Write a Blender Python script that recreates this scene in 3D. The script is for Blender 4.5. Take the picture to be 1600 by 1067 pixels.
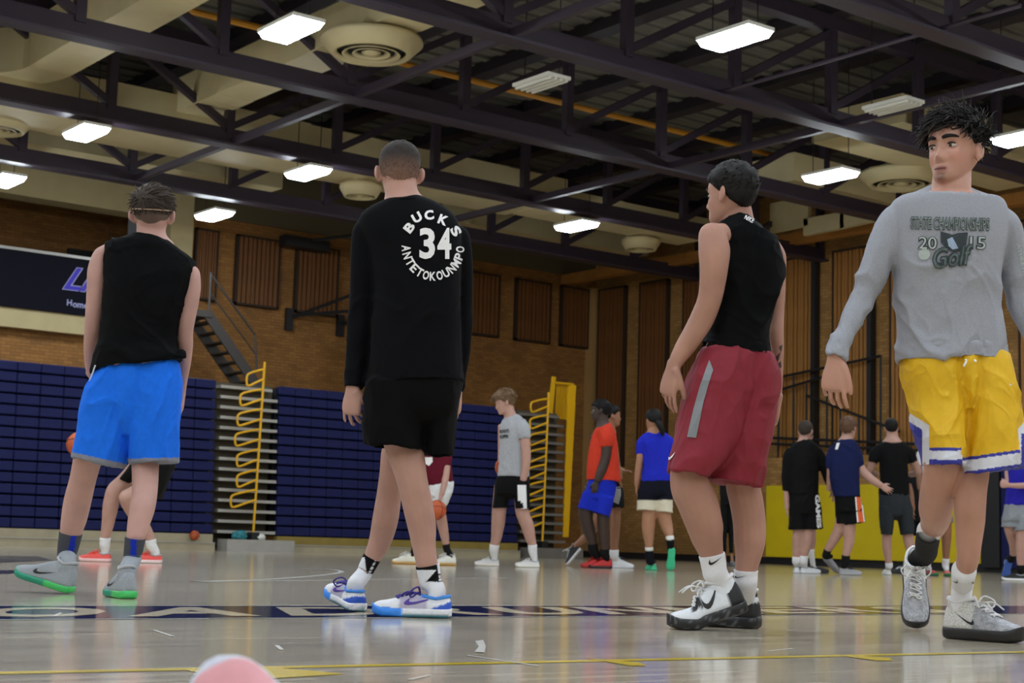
import bpy, bmesh, math, random
import numpy as np
from mathutils import Vector, Matrix
from mathutils.bvhtree import BVHTree
from mathutils.geometry import tessellate_polygon

for _o in list(bpy.data.objects): bpy.data.objects.remove(_o)
scene = bpy.context.scene
COL = scene.collection

# ------------------------------------------------------------------ camera
# world: X runs along the roof trusses, Y runs along the right-hand wall, Z up (metres)
FPX = 2471.5                      # focal length in pixels of the 1600 x 1067 frame
CAM = np.array([0.0, 0.0, 0.30])
YAW, PITCH, ROLL = 0.652845, 0.126769, 0.029896
_F = np.array([math.sin(YAW)*math.cos(PITCH), math.cos(YAW)*math.cos(PITCH), math.sin(PITCH)])
_r = np.array([math.cos(YAW), -math.sin(YAW), 0.0]); _u = np.cross(_r, _F)
CR = math.cos(ROLL)*_r + math.sin(ROLL)*_u
CU = -math.sin(ROLL)*_r + math.cos(ROLL)*_u
CF = _F
FH = np.array([math.sin(YAW), math.cos(YAW), 0.0])     # horizontal "away from the viewer"
RH = np.array([math.cos(YAW), -math.sin(YAW), 0.0])    # horizontal "to the right"
cam = bpy.data.cameras.new('camera'); camo = bpy.data.objects.new('camera', cam); COL.objects.link(camo)
cam.sensor_width = 36.0; cam.lens = 36.0*FPX/1600.0; cam.clip_end = 200; cam.clip_start = 0.02
camo.matrix_world = Matrix(((CR[0], CU[0], -CF[0], CAM[0]), (CR[1], CU[1], -CF[1], CAM[1]), (CR[2], CU[2], -CF[2], CAM[2]), (0, 0, 0, 1)))
cam.dof.use_dof = True; cam.dof.focus_distance = 5.9; cam.dof.aperture_fstop = 7.5
scene.camera = camo

# ------------------------------------------------------------------ world, exposure
wd = bpy.data.worlds.new('world'); scene.world = wd; wd.use_nodes = True
wd.node_tree.nodes['Background'].inputs[0].default_value = (0.9, 0.95, 1.0, 1)
wd.node_tree.nodes['Background'].inputs[1].default_value = 0.05
scene.view_settings.view_transform = 'Standard'
try: scene.view_settings.look = 'None'
except Exception: pass
scene.view_settings.gamma = 1.0
scene.view_settings.use_curve_mapping = False
scene.view_settings.exposure = -0.22
LAMP = 78.0            # radiance of the fluorescent lenses

# ------------------------------------------------------------------ helpers: pixels of the photo <-> world
def ray(x, y): return CF + (x-800)/FPX*CR - (y-533.5)/FPX*CU
def W(x, y, d): return CAM + d*ray(x, y)
def onz(x, y, z=0.0):
    d = ray(x, y); return CAM + (z-CAM[2])/d[2]*d
def onX(x, y, X):
    d = ray(x, y); return CAM + X/d[0]*d
def onY(x, y, Y):
    d = ray(x, y); return CAM + Y/d[1]*d
def proj(P):
    q = np.asarray(P)-CAM; z = q@CF
    return np.stack([800+FPX*(q@CR)/z, 533.5-FPX*(q@CU)/z], -1)
def depth(P): return (np.asarray(P)-CAM)@CF

def lin(c):
    c = c/255.0
    return c/12.92 if c <= 0.04045 else ((c+0.055)/1.055)**2.4
def rgb(r, g, b): return (lin(r), lin(g), lin(b), 1.0)

# ------------------------------------------------------------------ materials
MATS = {}
def mat(name, col, rough=0.6, var=0.0, vscale=20.0, metal=0.0, bump=0.0, bscale=200.0, attr=False, spec=0.5, sheen=0.0, stretch=None, sss=0.0, emis=None):
    if name in MATS: return MATS[name]
    m = bpy.data.materials.new(name); m.use_nodes = True
    nt = m.node_tree; b = nt.nodes['Principled BSDF']
    b.inputs['Base Color'].default_value = col
    b.inputs['Roughness'].default_value = rough; b.inputs['Metallic'].default_value = metal
    b.inputs['Specular IOR Level'].default_value = spec
    if sheen: b.inputs['Sheen Weight'].default_value = sheen
    if sss:
        b.inputs['Subsurface Weight'].default_value = sss; b.inputs['Subsurface Radius'].default_value = (0.012, 0.004, 0.002); b.inputs['Subsurface Scale'].default_value = 1.0
    tc = nt.nodes.new('ShaderNodeTexCoord')
    src = tc.outputs['Object']
    if stretch:
        mp = nt.nodes.new('ShaderNodeMapping'); mp.inputs['Scale'].default_value = stretch
        nt.links.new(src, mp.inputs['Vector']); src = mp.outputs['Vector']
    base = None
    if attr:
        a = nt.nodes.new('ShaderNodeAttribute'); a.attribute_name = 'Col'; base = a.outputs['Color']
    if var:
        n = nt.nodes.new('ShaderNodeTexNoise'); n.inputs['Scale'].default_value = vscale; n.inputs['Detail'].default_value = 4
        nt.links.new(src, n.inputs['Vector'])
        mr = nt.nodes.new('ShaderNodeMapRange'); mr.inputs['From Min'].default_value = 0.3; mr.inputs['From Max'].default_value = 0.7
        mr.inputs['To Min'].default_value = 1-var; mr.inputs['To Max'].default_value = 1+var
        nt.links.new(n.outputs['Fac'], mr.inputs['Value'])
        mx = nt.nodes.new('ShaderNodeMix'); mx.data_type = 'RGBA'; mx.blend_type = 'MULTIPLY'; mx.inputs['Factor'].default_value = 1
        if base: nt.links.new(base, mx.inputs['A'])
        else: mx.inputs['A'].default_value = col
        nt.links.new(mr.outputs['Result'], mx.inputs['B'])
        base = mx.outputs['Result']
    if base: nt.links.new(base, b.inputs['Base Color'])
    if bump:
        n2 = nt.nodes.new('ShaderNodeTexNoise'); n2.inputs['Scale'].default_value = bscale; n2.inputs['Detail'].default_value = 3
        nt.links.new(src, n2.inputs['Vector'])
        bp = nt.nodes.new('ShaderNodeBump'); bp.inputs['Strength'].default_value = bump; bp.inputs['Distance'].default_value = 0.002
        nt.links.new(n2.outputs['Fac'], bp.inputs['Height']); nt.links.new(bp.outputs['Normal'], b.inputs['Normal'])
    if emis:
        b.inputs['Emission Color'].default_value = emis[:3]+(1,); b.inputs['Emission Strength'].default_value = emis[3]
    MATS[name] = m
    return m

def brick_mat(name, axis, c1, c2, mortar, bw=0.21, bh=0.072):
    m = bpy.data.materials.new(name); m.use_nodes = True; nt = m.node_tree; b = nt.nodes['Principled BSDF']
    tc = nt.nodes.new('ShaderNodeTexCoord'); sp = nt.nodes.new('ShaderNodeSeparateXYZ'); cb = nt.nodes.new('ShaderNodeCombineXYZ')
    nt.links.new(tc.outputs['Object'], sp.inputs[0]); nt.links.new(sp.outputs[axis], cb.inputs[0]); nt.links.new(sp.outputs[2], cb.inputs[1])
    bt = nt.nodes.new('ShaderNodeTexBrick'); nt.links.new(cb.outputs[0], bt.inputs['Vector'])
    bt.inputs['Color1'].default_value = c1; bt.inputs['Color2'].default_value = c2; bt.inputs['Mortar'].default_value = mortar
    bt.inputs['Scale'].default_value = 1.0; bt.inputs['Mortar Size'].default_value = 0.006; bt.inputs['Mortar Smooth'].default_value = 0.2
    bt.inputs['Brick Width'].default_value = bw; bt.inputs['Row Height'].default_value = bh; bt.inputs['Bias'].default_value = 0.0
    n = nt.nodes.new('ShaderNodeTexNoise'); n.inputs['Scale'].default_value = 1.3; n.inputs['Detail'].default_value = 5
    nt.links.new(tc.outputs['Object'], n.inputs['Vector'])
    mr = nt.nodes.new('ShaderNodeMapRange'); mr.inputs['From Min'].default_value = 0.3; mr.inputs['From Max'].default_value = 0.7
    mr.inputs['To Min'].default_value = 0.82; mr.inputs['To Max'].default_value = 1.15; nt.links.new(n.outputs['Fac'], mr.inputs['Value'])
    mx = nt.nodes.new('ShaderNodeMix'); mx.data_type = 'RGBA'; mx.blend_type = 'MULTIPLY'; mx.inputs['Factor'].default_value = 1
    nt.links.new(bt.outputs['Color'], mx.inputs['A']); nt.links.new(mr.outputs['Result'], mx.inputs['B'])
    nt.links.new(mx.outputs['Result'], b.inputs['Base Color'])
    bp = nt.nodes.new('ShaderNodeBump'); bp.inputs['Strength'].default_value = 0.6; bp.inputs['Distance'].default_value = 0.006; bp.invert = True
    nt.links.new(bt.outputs['Fac'], bp.inputs['Height']); nt.links.new(bp.outputs['Normal'], b.inputs['Normal'])
    b.inputs['Roughness'].default_value = 0.75
    return m

def floor_mat():
    m = bpy.data.materials.new('maple_floor'); m.use_nodes = True; nt = m.node_tree; b = nt.nodes['Principled BSDF']; N = nt.nodes.new; L = nt.links.new
    tc = N('ShaderNodeTexCoord')
    bt = N('ShaderNodeTexBrick'); L(tc.outputs['Object'], bt.inputs['Vector'])
    bt.inputs['Color1'].default_value = rgb(174, 164, 146); bt.inputs['Color2'].default_value = rgb(202, 191, 170); bt.inputs['Mortar'].default_value = rgb(120, 108, 90)
    bt.inputs['Scale'].default_value = 1.0; bt.inputs['Mortar Size'].default_value = 0.0012; bt.inputs['Brick Width'].default_value = 1.1; bt.inputs['Row Height'].default_value = 0.057
    bt.offset = 0.37
    mp = N('ShaderNodeMapping'); mp.inputs['Scale'].default_value = (0.9, 14, 1); L(tc.outputs['Object'], mp.inputs['Vector'])
    n = N('ShaderNodeTexNoise'); n.inputs['Scale'].default_value = 1.6; n.inputs['Detail'].default_value = 5; L(mp.outputs['Vector'], n.inputs['Vector'])
    mr = N('ShaderNodeMapRange'); mr.inputs['From Min'].default_value = 0.3; mr.inputs['From Max'].default_value = 0.7; mr.inputs['To Min'].default_value = 0.8; mr.inputs['To Max'].default_value = 1.15
    L(n.outputs['Fac'], mr.inputs['Value'])
    mx = N('ShaderNodeMix'); mx.data_type = 'RGBA'; mx.blend_type = 'MULTIPLY'; mx.inputs['Factor'].default_value = 1
    L(bt.outputs['Color'], mx.inputs['A']); L(mr.outputs['Result'], mx.inputs['B']); L(mx.outputs['Result'], b.inputs['Base Color'])
    n2 = N('ShaderNodeTexNoise'); n2.inputs['Scale'].default_value = 2.2; n2.inputs['Detail'].default_value = 3; L(mp.outputs['Vector'], n2.inputs['Vector'])
    mr2 = N('ShaderNodeMapRange'); mr2.inputs['To Min'].default_value = 0.07; mr2.inputs['To Max'].default_value = 0.17; L(n2.outputs['Fac'], mr2.inputs['Value'])
    L(mr2.outputs['Result'], b.inputs['Roughness'])
    b.inputs['Specular IOR Level'].default_value = 0.5
    return m

# ------------------------------------------------------------------ helpers: meshes and objects
def mesh_obj(name, v, f, m=None, parent=None, smooth=False):
    me = bpy.data.meshes.new(name); me.from_pydata([tuple(map(float, p)) for p in v], [], [tuple(map(int, q)) for q in f]); me.update()
    return link_mesh(name, me, m, parent, smooth)
def link_mesh(name, me, m=None, parent=None, smooth=False):
    if m:
        for k in (m if isinstance(m, (list, tuple)) else [m]): me.materials.append(k)
    if smooth: me.shade_smooth()
    o = bpy.data.objects.new(name, me); COL.objects.link(o)
    if parent is not None:
        o.parent = parent
        o.matrix_parent_inverse = parent_inv(parent)
    return o
def parent_inv(p):
    M = Matrix.Identity(4); q = p
    chain = []
    while q is not None: chain.append(q); q = q.parent
    for q in reversed(chain): M = M @ (q.matrix_parent_inverse if q.parent else Matrix.Identity(4)) @ q.matrix_basis
    return M.inverted()
def empty(name, loc, label, cat, group=None):
    o = bpy.data.objects.new(name, None); COL.objects.link(o); o.location = [float(x) for x in loc]; o.empty_display_size = 0.1
    tag(o, label, cat, group); return o
def tag(o, label, cat, group=None):
    o['label'] = label; o['category'] = cat
    if group: o['group'] = group
    return o
def struct(o): o['kind'] = 'structure'; return o

class MB:
    """collects boxes, bars and tubes into one mesh"""
    def __init__(s): s.v = []; s.f = []
    def add(s, v, f):
        n = len(s.v); s.v += [tuple(p) for p in v]; s.f += [tuple(i+n for i in q) for q in f]; return s
    def box(s, x0, x1, y0, y1, z0, z1):
        v = [(x, y, z) for x in (x0, x1) for y in (y0, y1) for z in (z0, z1)]
        return s.add(v, [(0, 1, 3, 2), (4, 6, 7, 5), (0, 4, 5, 1), (2, 3, 7, 6), (0, 2, 6, 4), (1, 5, 7, 3)])
    def bar(s, a, b, w, h, up=(0, 0, 1)):
        a = np.array(a, float); b = np.array(b, float); d = b-a; d /= np.linalg.norm(d); up = np.array(up, float)
        if abs(d@up) > 0.95: up = np.array([0, 1.0, 0])
        x = np.cross(d, up); x /= np.linalg.norm(x); y = np.cross(x, d)
        v = [p+i*w/2*x+j*h/2*y for p in (a, b) for i in (-1, 1) for j in (-1, 1)]
        return s.add(v, [(0, 1, 3, 2), (4, 6, 7, 5), (0, 4, 5, 1), (2, 3, 7, 6), (0, 2, 6, 4), (1, 5, 7, 3)])
    def tube(s, pts, r, n=8, caps=True):
        v, f = tube(pts, r, n); return s.add(v, f)
    def lathe(s, c, prof, n=32):
        c = np.array(c, float); v = []; f = []
        for r, z in prof:
            for k in range(n):
                a = 2*math.pi*k/n; v.append((c[0]+r*math.cos(a), c[1]+r*math.sin(a), c[2]+z))
        for i in range(len(prof)-1):
            for k in range(n): f.append((i*n+k, i*n+(k+1) % n, (i+1)*n+(k+1) % n, (i+1)*n+k))
        return s.add(v, f)
    def build(s, name, m, parent=None, smooth=False): return mesh_obj(name, s.v, s.f, m, parent, smooth)

def tube(pts, r, n=8):
    P = np.array(pts, float); k = len(P); R = np.full(k, r) if np.isscalar(r) else np.array(r, float)
    T = np.gradient(P, axis=0); T /= np.linalg.norm(T, axis=1)[:, None]+1e-12
    a = np.array([0, 0, 1.0]) if abs(T[0][2]) < 0.9 else np.array([1.0, 0, 0])
    v = []; x = np.cross(T[0], a); x /= np.linalg.norm(x)
    for i in range(k):
        x = x-T[i]*(x@T[i]); x /= np.linalg.norm(x)+1e-12; y = np.cross(T[i], x)
        for j in range(n):
            t = 2*math.pi*j/n; v.append(P[i]+R[i]*(math.cos(t)*x+math.sin(t)*y))
    f = [(i*n+j, i*n+(j+1) % n, (i+1)*n+(j+1) % n, (i+1)*n+j) for i in range(k-1) for j in range(n)]
    f.append(tuple(range(n-1, -1, -1))); f.append(tuple((k-1)*n+j for j in range(n)))
    return v, f
def smooth_path(pts, sub=6, closed=False):
    P = np.array(pts, float); n = len(P); out = []
    for i in range(n if closed else n-1):
        p0 = P[(i-1) % n] if (closed or i > 0) else P[i]*2-P[i+1]; p1 = P[i]; p2 = P[(i+1) % n]
        p3 = P[(i+2) % n] if (closed or i+2 < n) else P[i+1]*2-P[i]
        for t in np.linspace(0, 1, sub, endpoint=False):
            out.append(0.5*((2*p1)+(-p0+p2)*t+(2*p0-5*p1+4*p2-p3)*t*t+(-p0+3*p1-3*p2+p3)*t**3))
    if not closed: out.append(P[-1])
    return np.array(out)
ORD = ['first', 'second', 'third', 'fourth', 'fifth', 'sixth', 'seventh', 'eighth', 'ninth', 'tenth', 'eleventh', 'twelfth', 'thirteenth', 'fourteenth', 'fifteenth']

def text_mesh(s, bold=0.0, shear=0.0, res=3):
    """flat text as 2-D verts and faces, origin at the centre"""
    c = bpy.data.curves.new('txt', 'FONT'); c.body = s; c.align_x = 'CENTER'; c.align_y = 'CENTER'; c.offset = bold; c.shear = shear; c.resolution_u = res
    o = bpy.data.objects.new('txt', c); COL.objects.link(o)
    dg = bpy.context.evaluated_depsgraph_get(); me = bpy.data.meshes.new_from_object(o.evaluated_get(dg))
    bm = bmesh.new(); bm.from_mesh(me); bmesh.ops.triangulate(bm, faces=bm.faces)
    v = np.array([p.co[:2] for p in bm.verts]); f = [tuple(q.index for q in t.verts) for t in bm.faces]
    bm.free(); bpy.data.objects.remove(o); bpy.data.curves.remove(c); bpy.data.meshes.remove(me)
    mn, mx = v.min(0), v.max(0); v = v-(mn+mx)/2
    return v, f, mx-mn
def poly_mesh(pts):
    t = tessellate_polygon([[Vector((p[0], p[1], 0)) for p in pts]])
    return np.array(pts, float), [tuple(q) for q in t]
SWOOSH = [(.17, .44), (.06, .30), (.01, .17), (.04, .05), (.14, .0), (.28, .015), (.5, .1), (1, .36), (.55, .215), (.34, .165), (.22, .16), (.15, .21), (.14, .31)]
# ================================================================== the setting
XS, YW, YB = 27.6, 32.5, 27.0
M_floor = floor_mat()
M_brickA = brick_mat('tan_brick_a', 0, rgb(138, 93, 42), rgb(162, 112, 54), rgb(112, 82, 46))
M_brickB = brick_mat('tan_brick_b', 1, rgb(150, 108, 54), rgb(174, 130, 72), rgb(124, 96, 58))
M_plaster = mat('beige_plaster', rgb(196, 180, 136), 0.8, 0.05, 3)
M_duct = mat('beige_duct', rgb(206, 192, 150), 0.6, 0.05, 2.5)
M_deck = mat('roof_deck_grey', rgb(104, 102, 94), 0.8, 0.25, 1.2, stretch=(0.5, 6, 1))
M_truss = mat('purple_steel', rgb(54, 45, 59), 0.5, 0.06, 3)
M_dark = mat('dark_purlin', rgb(38, 32, 40), 0.6, 0.08, 3)
M_blk = mat('black_metal', rgb(24, 24, 27), 0.5)
M_navy = mat('navy_vinyl', rgb(12, 20, 74), 0.6, 0.08, 6, bump=0.2, bscale=30, spec=.3)
M_alu = mat('aluminium', rgb(176, 174, 168), 0.45, 0.05, 5, metal=0.3)
M_shelfd = mat('grey_bench', rgb(112, 108, 104), 0.5, 0.1, 5)
M_yel = mat('yellow_paint', rgb(226, 172, 20), 0.4)
M_pad = mat('yellow_pad', rgb(214, 188, 16), 0.45, 0.05, 2)
M_wood = mat('walnut_slat', rgb(114, 72, 34), 0.55, 0.22, 5, stretch=(6, 6, 0.4))
M_woodl = mat('oak_slat', rgb(160, 110, 52), 0.55, 0.2, 5, stretch=(6, 6, 0.4))
M_woodd = mat('dark_panel_back', rgb(52, 34, 20), 0.7)
M_fascia = mat('orange_wood_fascia', rgb(172, 118, 54), 0.55, 0.12, 4)
M_base = mat('maple_base', rgb(168, 158, 132), 0.45, 0.1, 4)
M_olive = mat('yellow_edge_board', rgb(140, 120, 56), 0.5, 0.1, 4)
M_stairs = mat('dark_stair_steel', rgb(62, 58, 56), 0.5)
M_lens = mat('lit_lens', (1, 1, 1, 1), 0.5, emis=(0.86, 0.94, 1.0, LAMP))
M_white = mat('white_enamel', rgb(225, 225, 218), 0.4)
M_pipe = mat('orange_pipe', rgb(206, 142, 36), 0.5)
M_rust = mat('rust_stain', rgb(150, 92, 20), 0.8)

# floor, ceiling, walls
floor = struct(MB().box(-14, 30, -14, 38, -0.2, 0).build('floor', M_floor))
ceil_ = MB()
for i in range(110):            # ribbed deck
    y = -14+i*0.475
    ceil_.box(-14, 30, y, y+0.30, 9.02, 9.2); ceil_.box(-14, 30, y+0.30, y+0.475, 8.97, 9.2)
struct(ceil_.build('ceiling', M_deck))
wl = MB(); wl.box(-14, XS, YW, YW+0.35, 0, 4.45).box(15.6, XS, YW, YW+0.35, 4.45, 9.2)
wall_left = struct(wl.build('wall_left', M_brickA))
struct(MB().box(-14, 15.6, 36, 36.3, 4.4, 9.2).build('wall_balcony', M_brickA))
struct(MB().box(XS, XS+0.4, -14, 36, 0, 9.2).build('wall_right', M_brickB))
M_back = mat('painted_block', rgb(186, 170, 134), 0.8)
struct(MB().box(-14.3, -14, -14, 38, 0, 9.2).build('wall_rear', M_back))
struct(MB().box(-14, 30, -14.3, -14, 0, 9.2).build('wall_near', M_back))
struct(MB().box(-14, 15.6, YW-0.25, 36, 4.45, 4.85).build('trim_1', M_plaster))          # balcony slab edge
struct(MB().box(-14, 15.6, YW-0.1, YW+0.5, 7.28, 9.2).build('trim_2', M_plaster))          # header over the balcony
struct(MB().box(15.05, 15.6, YW-0.12, YW+0.6, 4.85, 7.28).build('trim_3', M_plaster))        # end pier
struct(MB().box(15.6, XS, YW-0.06, YW, 7.5, 9.2).build('trim_painted_shade', mat('shadow_band', rgb(96, 86, 62), 0.8)))  # thin sheet on the upper wall, shadow put into its dark colour
struct(MB().box(26.4, 26.65, 12, YW-0.05, 7.22, 7.46).build('trim_5', M_fascia))
struct(MB().box(XS-0.25, XS, YW-0.25, YW, 0, 7.22).build('trim_6', mat('tan_corner', rgb(170, 132, 80), 0.7)))
struct(MB().box(XS-0.32, XS, -14, 26.3, 0, 2.45).build('wall_ledge', M_brickB))
d1 = struct(MB().box(14.1, 14.85, 35.9, 36, 4.85, 6.95).build('door_1', M_blk))
struct(MB().box(-14, XS-.3, YW-0.02, YW, 0, 0.12).build('baseboard_left', M_blk))
struct(MB().box(XS-0.35, XS-0.3, -14, YW, 0, 0.16).build('baseboard_right', M_blk))

# floor paint: navy band with wood-coloured letters, lines, scuffs (thin paint films on the boards)
M_fnavy = mat('floor_navy', rgb(20, 28, 66), 0.1); M_fyel = mat('floor_yellow', rgb(196, 170, 24), 0.22); M_fwht = mat('floor_white', rgb(214, 212, 206), 0.22); M_ftan = mat('floor_letter_tan', rgb(216, 202, 174), 0.12)
def flat(name, pts, z, m, parent=floor):
    v, f = poly_mesh(pts); return mesh_obj(name, [(p[0], p[1], z) for p in v], f, m, parent)
Y0, Y1 = 5.21, 6.12
flat('painted_band', [(-6, Y0), (20, Y0), (20, Y1), (-6, Y1)], 0.0012, M_fnavy)
for k, yy in enumerate((Y0-0.02, Y1)):
    flat('white_line', [(-6, yy), (20, yy), (20, yy+0.02), (-6, yy+0.02)], 0.0016, M_fwht)
# ROADRUNNERS; each letter located by where it shows
def fx(px, py=961): return onz(px, py)[0]
cells = [('R', fx(-330), fx(-110)), ('O', fx(-80), fx(140)), ('A', fx(176), fx(392)), ('D', fx(440), fx(610)), ('R', fx(640), fx(788)), ('U', fx(806), fx(940))]
xx = fx(962); wN = fx(1090)-fx(962)
for ch in 'NNERS':
    cells.append((ch, xx, xx+wN)); xx += wN*1.14
for ch, a, b in cells:                      # slanted block capitals
    v, f, sz = text_mesh(ch, 0.035)
    v = v/sz*np.array([b-a, (Y1-Y0)*0.72]); v[:, 0] += 0.455*(v[:, 1]+(Y1-Y0)*0.36); v = v+np.array([(a+b)/2, (Y0+Y1)/2])
    mesh_obj('painted_letter', [(p[0], p[1], 0.002) for p in v], f, M_ftan, floor)
def strip(name, a, b, w, m, z=0.0014):
    a = np.array(a[:2]); b = np.array(b[:2]); d = b-a; n = np.array([-d[1], d[0]])/np.linalg.norm(d)*w/2
    flat(name, [a-n, b-n, b+n, a+n], z, m)
ya, yb = onz(150, 1049)[:2], onz(1600, 1019)[:2]
dd = (yb-ya)/np.linalg.norm(yb-ya); strip('yellow_line', ya-dd*4, yb+dd*9, 0.055, M_fyel)
q = [onz(*p)[:2] for p in ((282, 1046), (370, 1040), (480, 1048), (540, 1054), (420, 1061), (330, 1056))]
flat('yellow_patch', q, 0.0018, M_fyel)
q = [onz(*p)[:2] for p in ((915, 1029), (1000, 1036), (1010, 1041), (985, 1041))]; flat('yellow_patch', q, 0.0018, M_fyel)
q = [onz(*p)[:2] for p in ((1300, 1023), (1390, 1028), (1395, 1033), (1370, 1033))]; flat('yellow_patch', q, 0.0018, M_fyel)
q = [onz(*p)[:2] for p in ((742, 1003), (755, 1001), (759, 1011), (757, 1021), (741, 1020), (748, 1012))]; flat('tape_scrap', q, 0.003, M_fwht)
strip('white_line', onz(790, 903)[:2], onz(300, 909)[:2], 0.05, M_fwht)
arc = smooth_path([onz(*p)[:2] for p in ((300, 909), (420, 905), (500, 899), (533, 894), (520, 890), (470, 888))], 6)
for i in range(len(arc)-1): strip('white_arc', arc[i], arc[i+1], 0.05, M_fwht)
for a, b in (((0, 872), (85, 878)), ((240, 985), (270, 995)), ((730, 1025), (840, 1041)), ((340, 1034), (328, 1034)), ((1230, 985), (1390, 990)), ((432, 1009), (440, 1016)), ((640, 1063), (670, 1056)), ((1240, 1014), (1200, 1018)), ((85, 963), (96, 958))):
    strip('scuff_mark', onz(*a), onz(*b), 0.012, M_fwht, 0.0022)
for pts in (((-20, 868), (60, 869), (85, 876), (-20, 880)), ((-20, 891), (20, 891), (33, 894), (10, 897), (-20, 896))):
    flat('navy_logo_edge', [onz(*p)[:2] for p in pts], 0.0015, M_fnavy)

# roof trusses
TY = [28.3, 24.3, 20.35, 16.4, 12.45, 8.5, 4.55, 0.6, -3.35, -7.3, -11.2]
NX = [12.27+2.17*k for k in range(-12, 8)]
def truss(y, k):
    lab = 'purple steel roof truss, %s one from the bleacher wall' % ORD[k]
    t = empty('roof_truss', (XS, y, 6.95), lab, 'truss', 'parallel roof trusses')
    mb = MB(); mb.box(-14, XS, y-0.15, y+0.15, 6.96, 7.0); mb.box(-14, XS, y-0.03, y+0.03, 7.0, 7.28)
    mb.build('bottom_chord', M_truss, t)
    MB().box(-14, XS, y-0.12, y+0.12, 8.55, 8.78).build('top_chord', M_truss, t)
    for i, x in enumerate(NX):
        if y < 5: continue
        MB().box(x-0.075, x+0.075, y-0.07, y+0.07, 7.2, 8.6).build('vertical_web', M_truss, t)
        if i+1 < len(NX):
            a, b = ((x, 7.3), (NX[i+1], 8.55)) if x >= 12.2 else ((x, 8.55), (NX[i+1], 7.3))
            MB().bar((a[0], y, a[1]), (b[0], y, b[1]), 0.12, 0.12).build('diagonal_web', M_truss, t)
for k, y in enumerate(TY): truss(y, k)
for k, x in enumerate((12.35, 18.95, 5.75)):
    lab = ('bottom bracing beam crossing the trusses near the round diffusers', 'bottom bracing beam crossing the trusses nearer the right wall', 'bottom bracing beam crossing the trusses far left')[k]
    MBx = MB().box(x-0.05, x+0.05, -11, 28.3, 7.0, 7.12); tag(MBx.build('bracing_beam', M_truss), lab, 'beam')
for k, x in enumerate(NX):
    if x < -1: continue
    tag(MB().box(x-0.16, x+0.16, -13.9, YW-0.1, 8.78, 9.0).build('roof_purlin', M_dark), 'dark roof purlin under the deck, %s one from the right-hand wall' % ORD[len(NX)-1-k], 'beam', 'roof purlins')
tag(MB().tube([(3, 21.57, 8.2), (26, 21.57, 8.2)], 0.055, 8).build('orange_pipe', M_pipe), 'long thin orange pipe running between two trusses under the deck', 'pipe')
tag(MB().tube([(16.3, 11.2, 7.06), (16.3, 16.56, 7.06)], 0.03, 6).build('thin_conduit', M_truss), 'thin purple conduit crossing between trusses at upper right', 'conduit')

# lights
LIGHTS = [(14.05, 13.88, 1, 'lit fluorescent fixture, large, at top right over the red-shorts player'), (9.64, 17.5, 1, 'lit fluorescent fixture beside the largest round diffuser at top'), (20.65, 18.04, 1, 'lit fluorescent fixture left of the grey-shirted player\'s head'),
  (20.35, 24.55, 1, 'lit fluorescent fixture between the number-34 player and the red-shorts player'), (13.92, 24.38, 1, 'lit fluorescent fixture left of the number-34 player\'s head'), (14.45, 29.06, 1, 'lit fluorescent fixture just right of the blue-shorts player\'s head'),
  (9.79, 24.49, 1, 'lit fluorescent fixture above left of the blue-shorts player\'s head'), (10.1, 29.03, 1, 'lit fluorescent fixture cut by the left edge above the banner'), (13.8, 17.53, 0, 'unlit fluorescent fixture with bare tubes right of the largest diffuser'),
  (20.81, 14.27, 1, 'lit fluorescent fixture at the right edge behind the grey-shirted player'), (18.38, 14.85, 0, 'unlit fluorescent fixture left of the grey-shirted player\'s hair')]
for x in (5.0, 0.5, -4.0, -9.0):
    for y in (14, 17.6, 24.4, 29): LIGHTS.append((x, y, 1, None))
for x in (24.5, 18.5, 12.5, 8.0, 3.5, -1.0, -6.0, -11.0):
    for y in (9.8, 5.6, 1.4, -3.0, -7.5, -11.5): LIGHTS.append((x, y, 1, None))
def fixture(x, y, lit, lab):
    vis = lab is not None
    L, w, z = (0.90, 0.225, 6.78) if lit else (0.80, 0.20, 6.9)
    t = empty('light_fixture', (x, y, z), lab or 'fluorescent fixture of the same grid hanging outside the picture', 'light', 'ceiling light grid')
    mb = MB(); mb.box(x-w-0.01, x+w+0.01, y-L/2-0.02, y+L/2+0.02, z+0.03, z+0.08)
    mb.build('housing', M_white, t)
    if lit: MB().add([(x-w, y-L/2, z+0.03), (x+w, y-L/2, z+0.03), (x+w, y+L/2, z+0.03), (x-w, y+L/2, z+0.03), (x-w*.8, y-L/2*.93, z-.05), (x+w*.8, y-L/2*.93, z-.05), (x+w*.8, y+L/2*.93, z-.05), (x-w*.8, y+L/2*.93, z-.05)],
            [(4, 7, 6, 5), (0, 4, 5, 1), (1, 5, 6, 2), (2, 6, 7, 3), (3, 7, 4, 0)]).build('lens', M_lens, t)
    else:
        for k in range(4): MB().tube([(x-0.15+0.1*k, y-L/2, z+0.01), (x-0.15+0.1*k, y+L/2, z+0.01)], 0.022, 8).build('tube_lamp', M_white, t)
    if vis:
        for s in (-1, 1): MB().tube([(x, y+s*0.4, z+0.1), (x, y+s*0.4, 9.0)], 0.008, 5).build('hanger_rod', M_blk, t)
for a in LIGHTS: fixture(*a)

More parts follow.
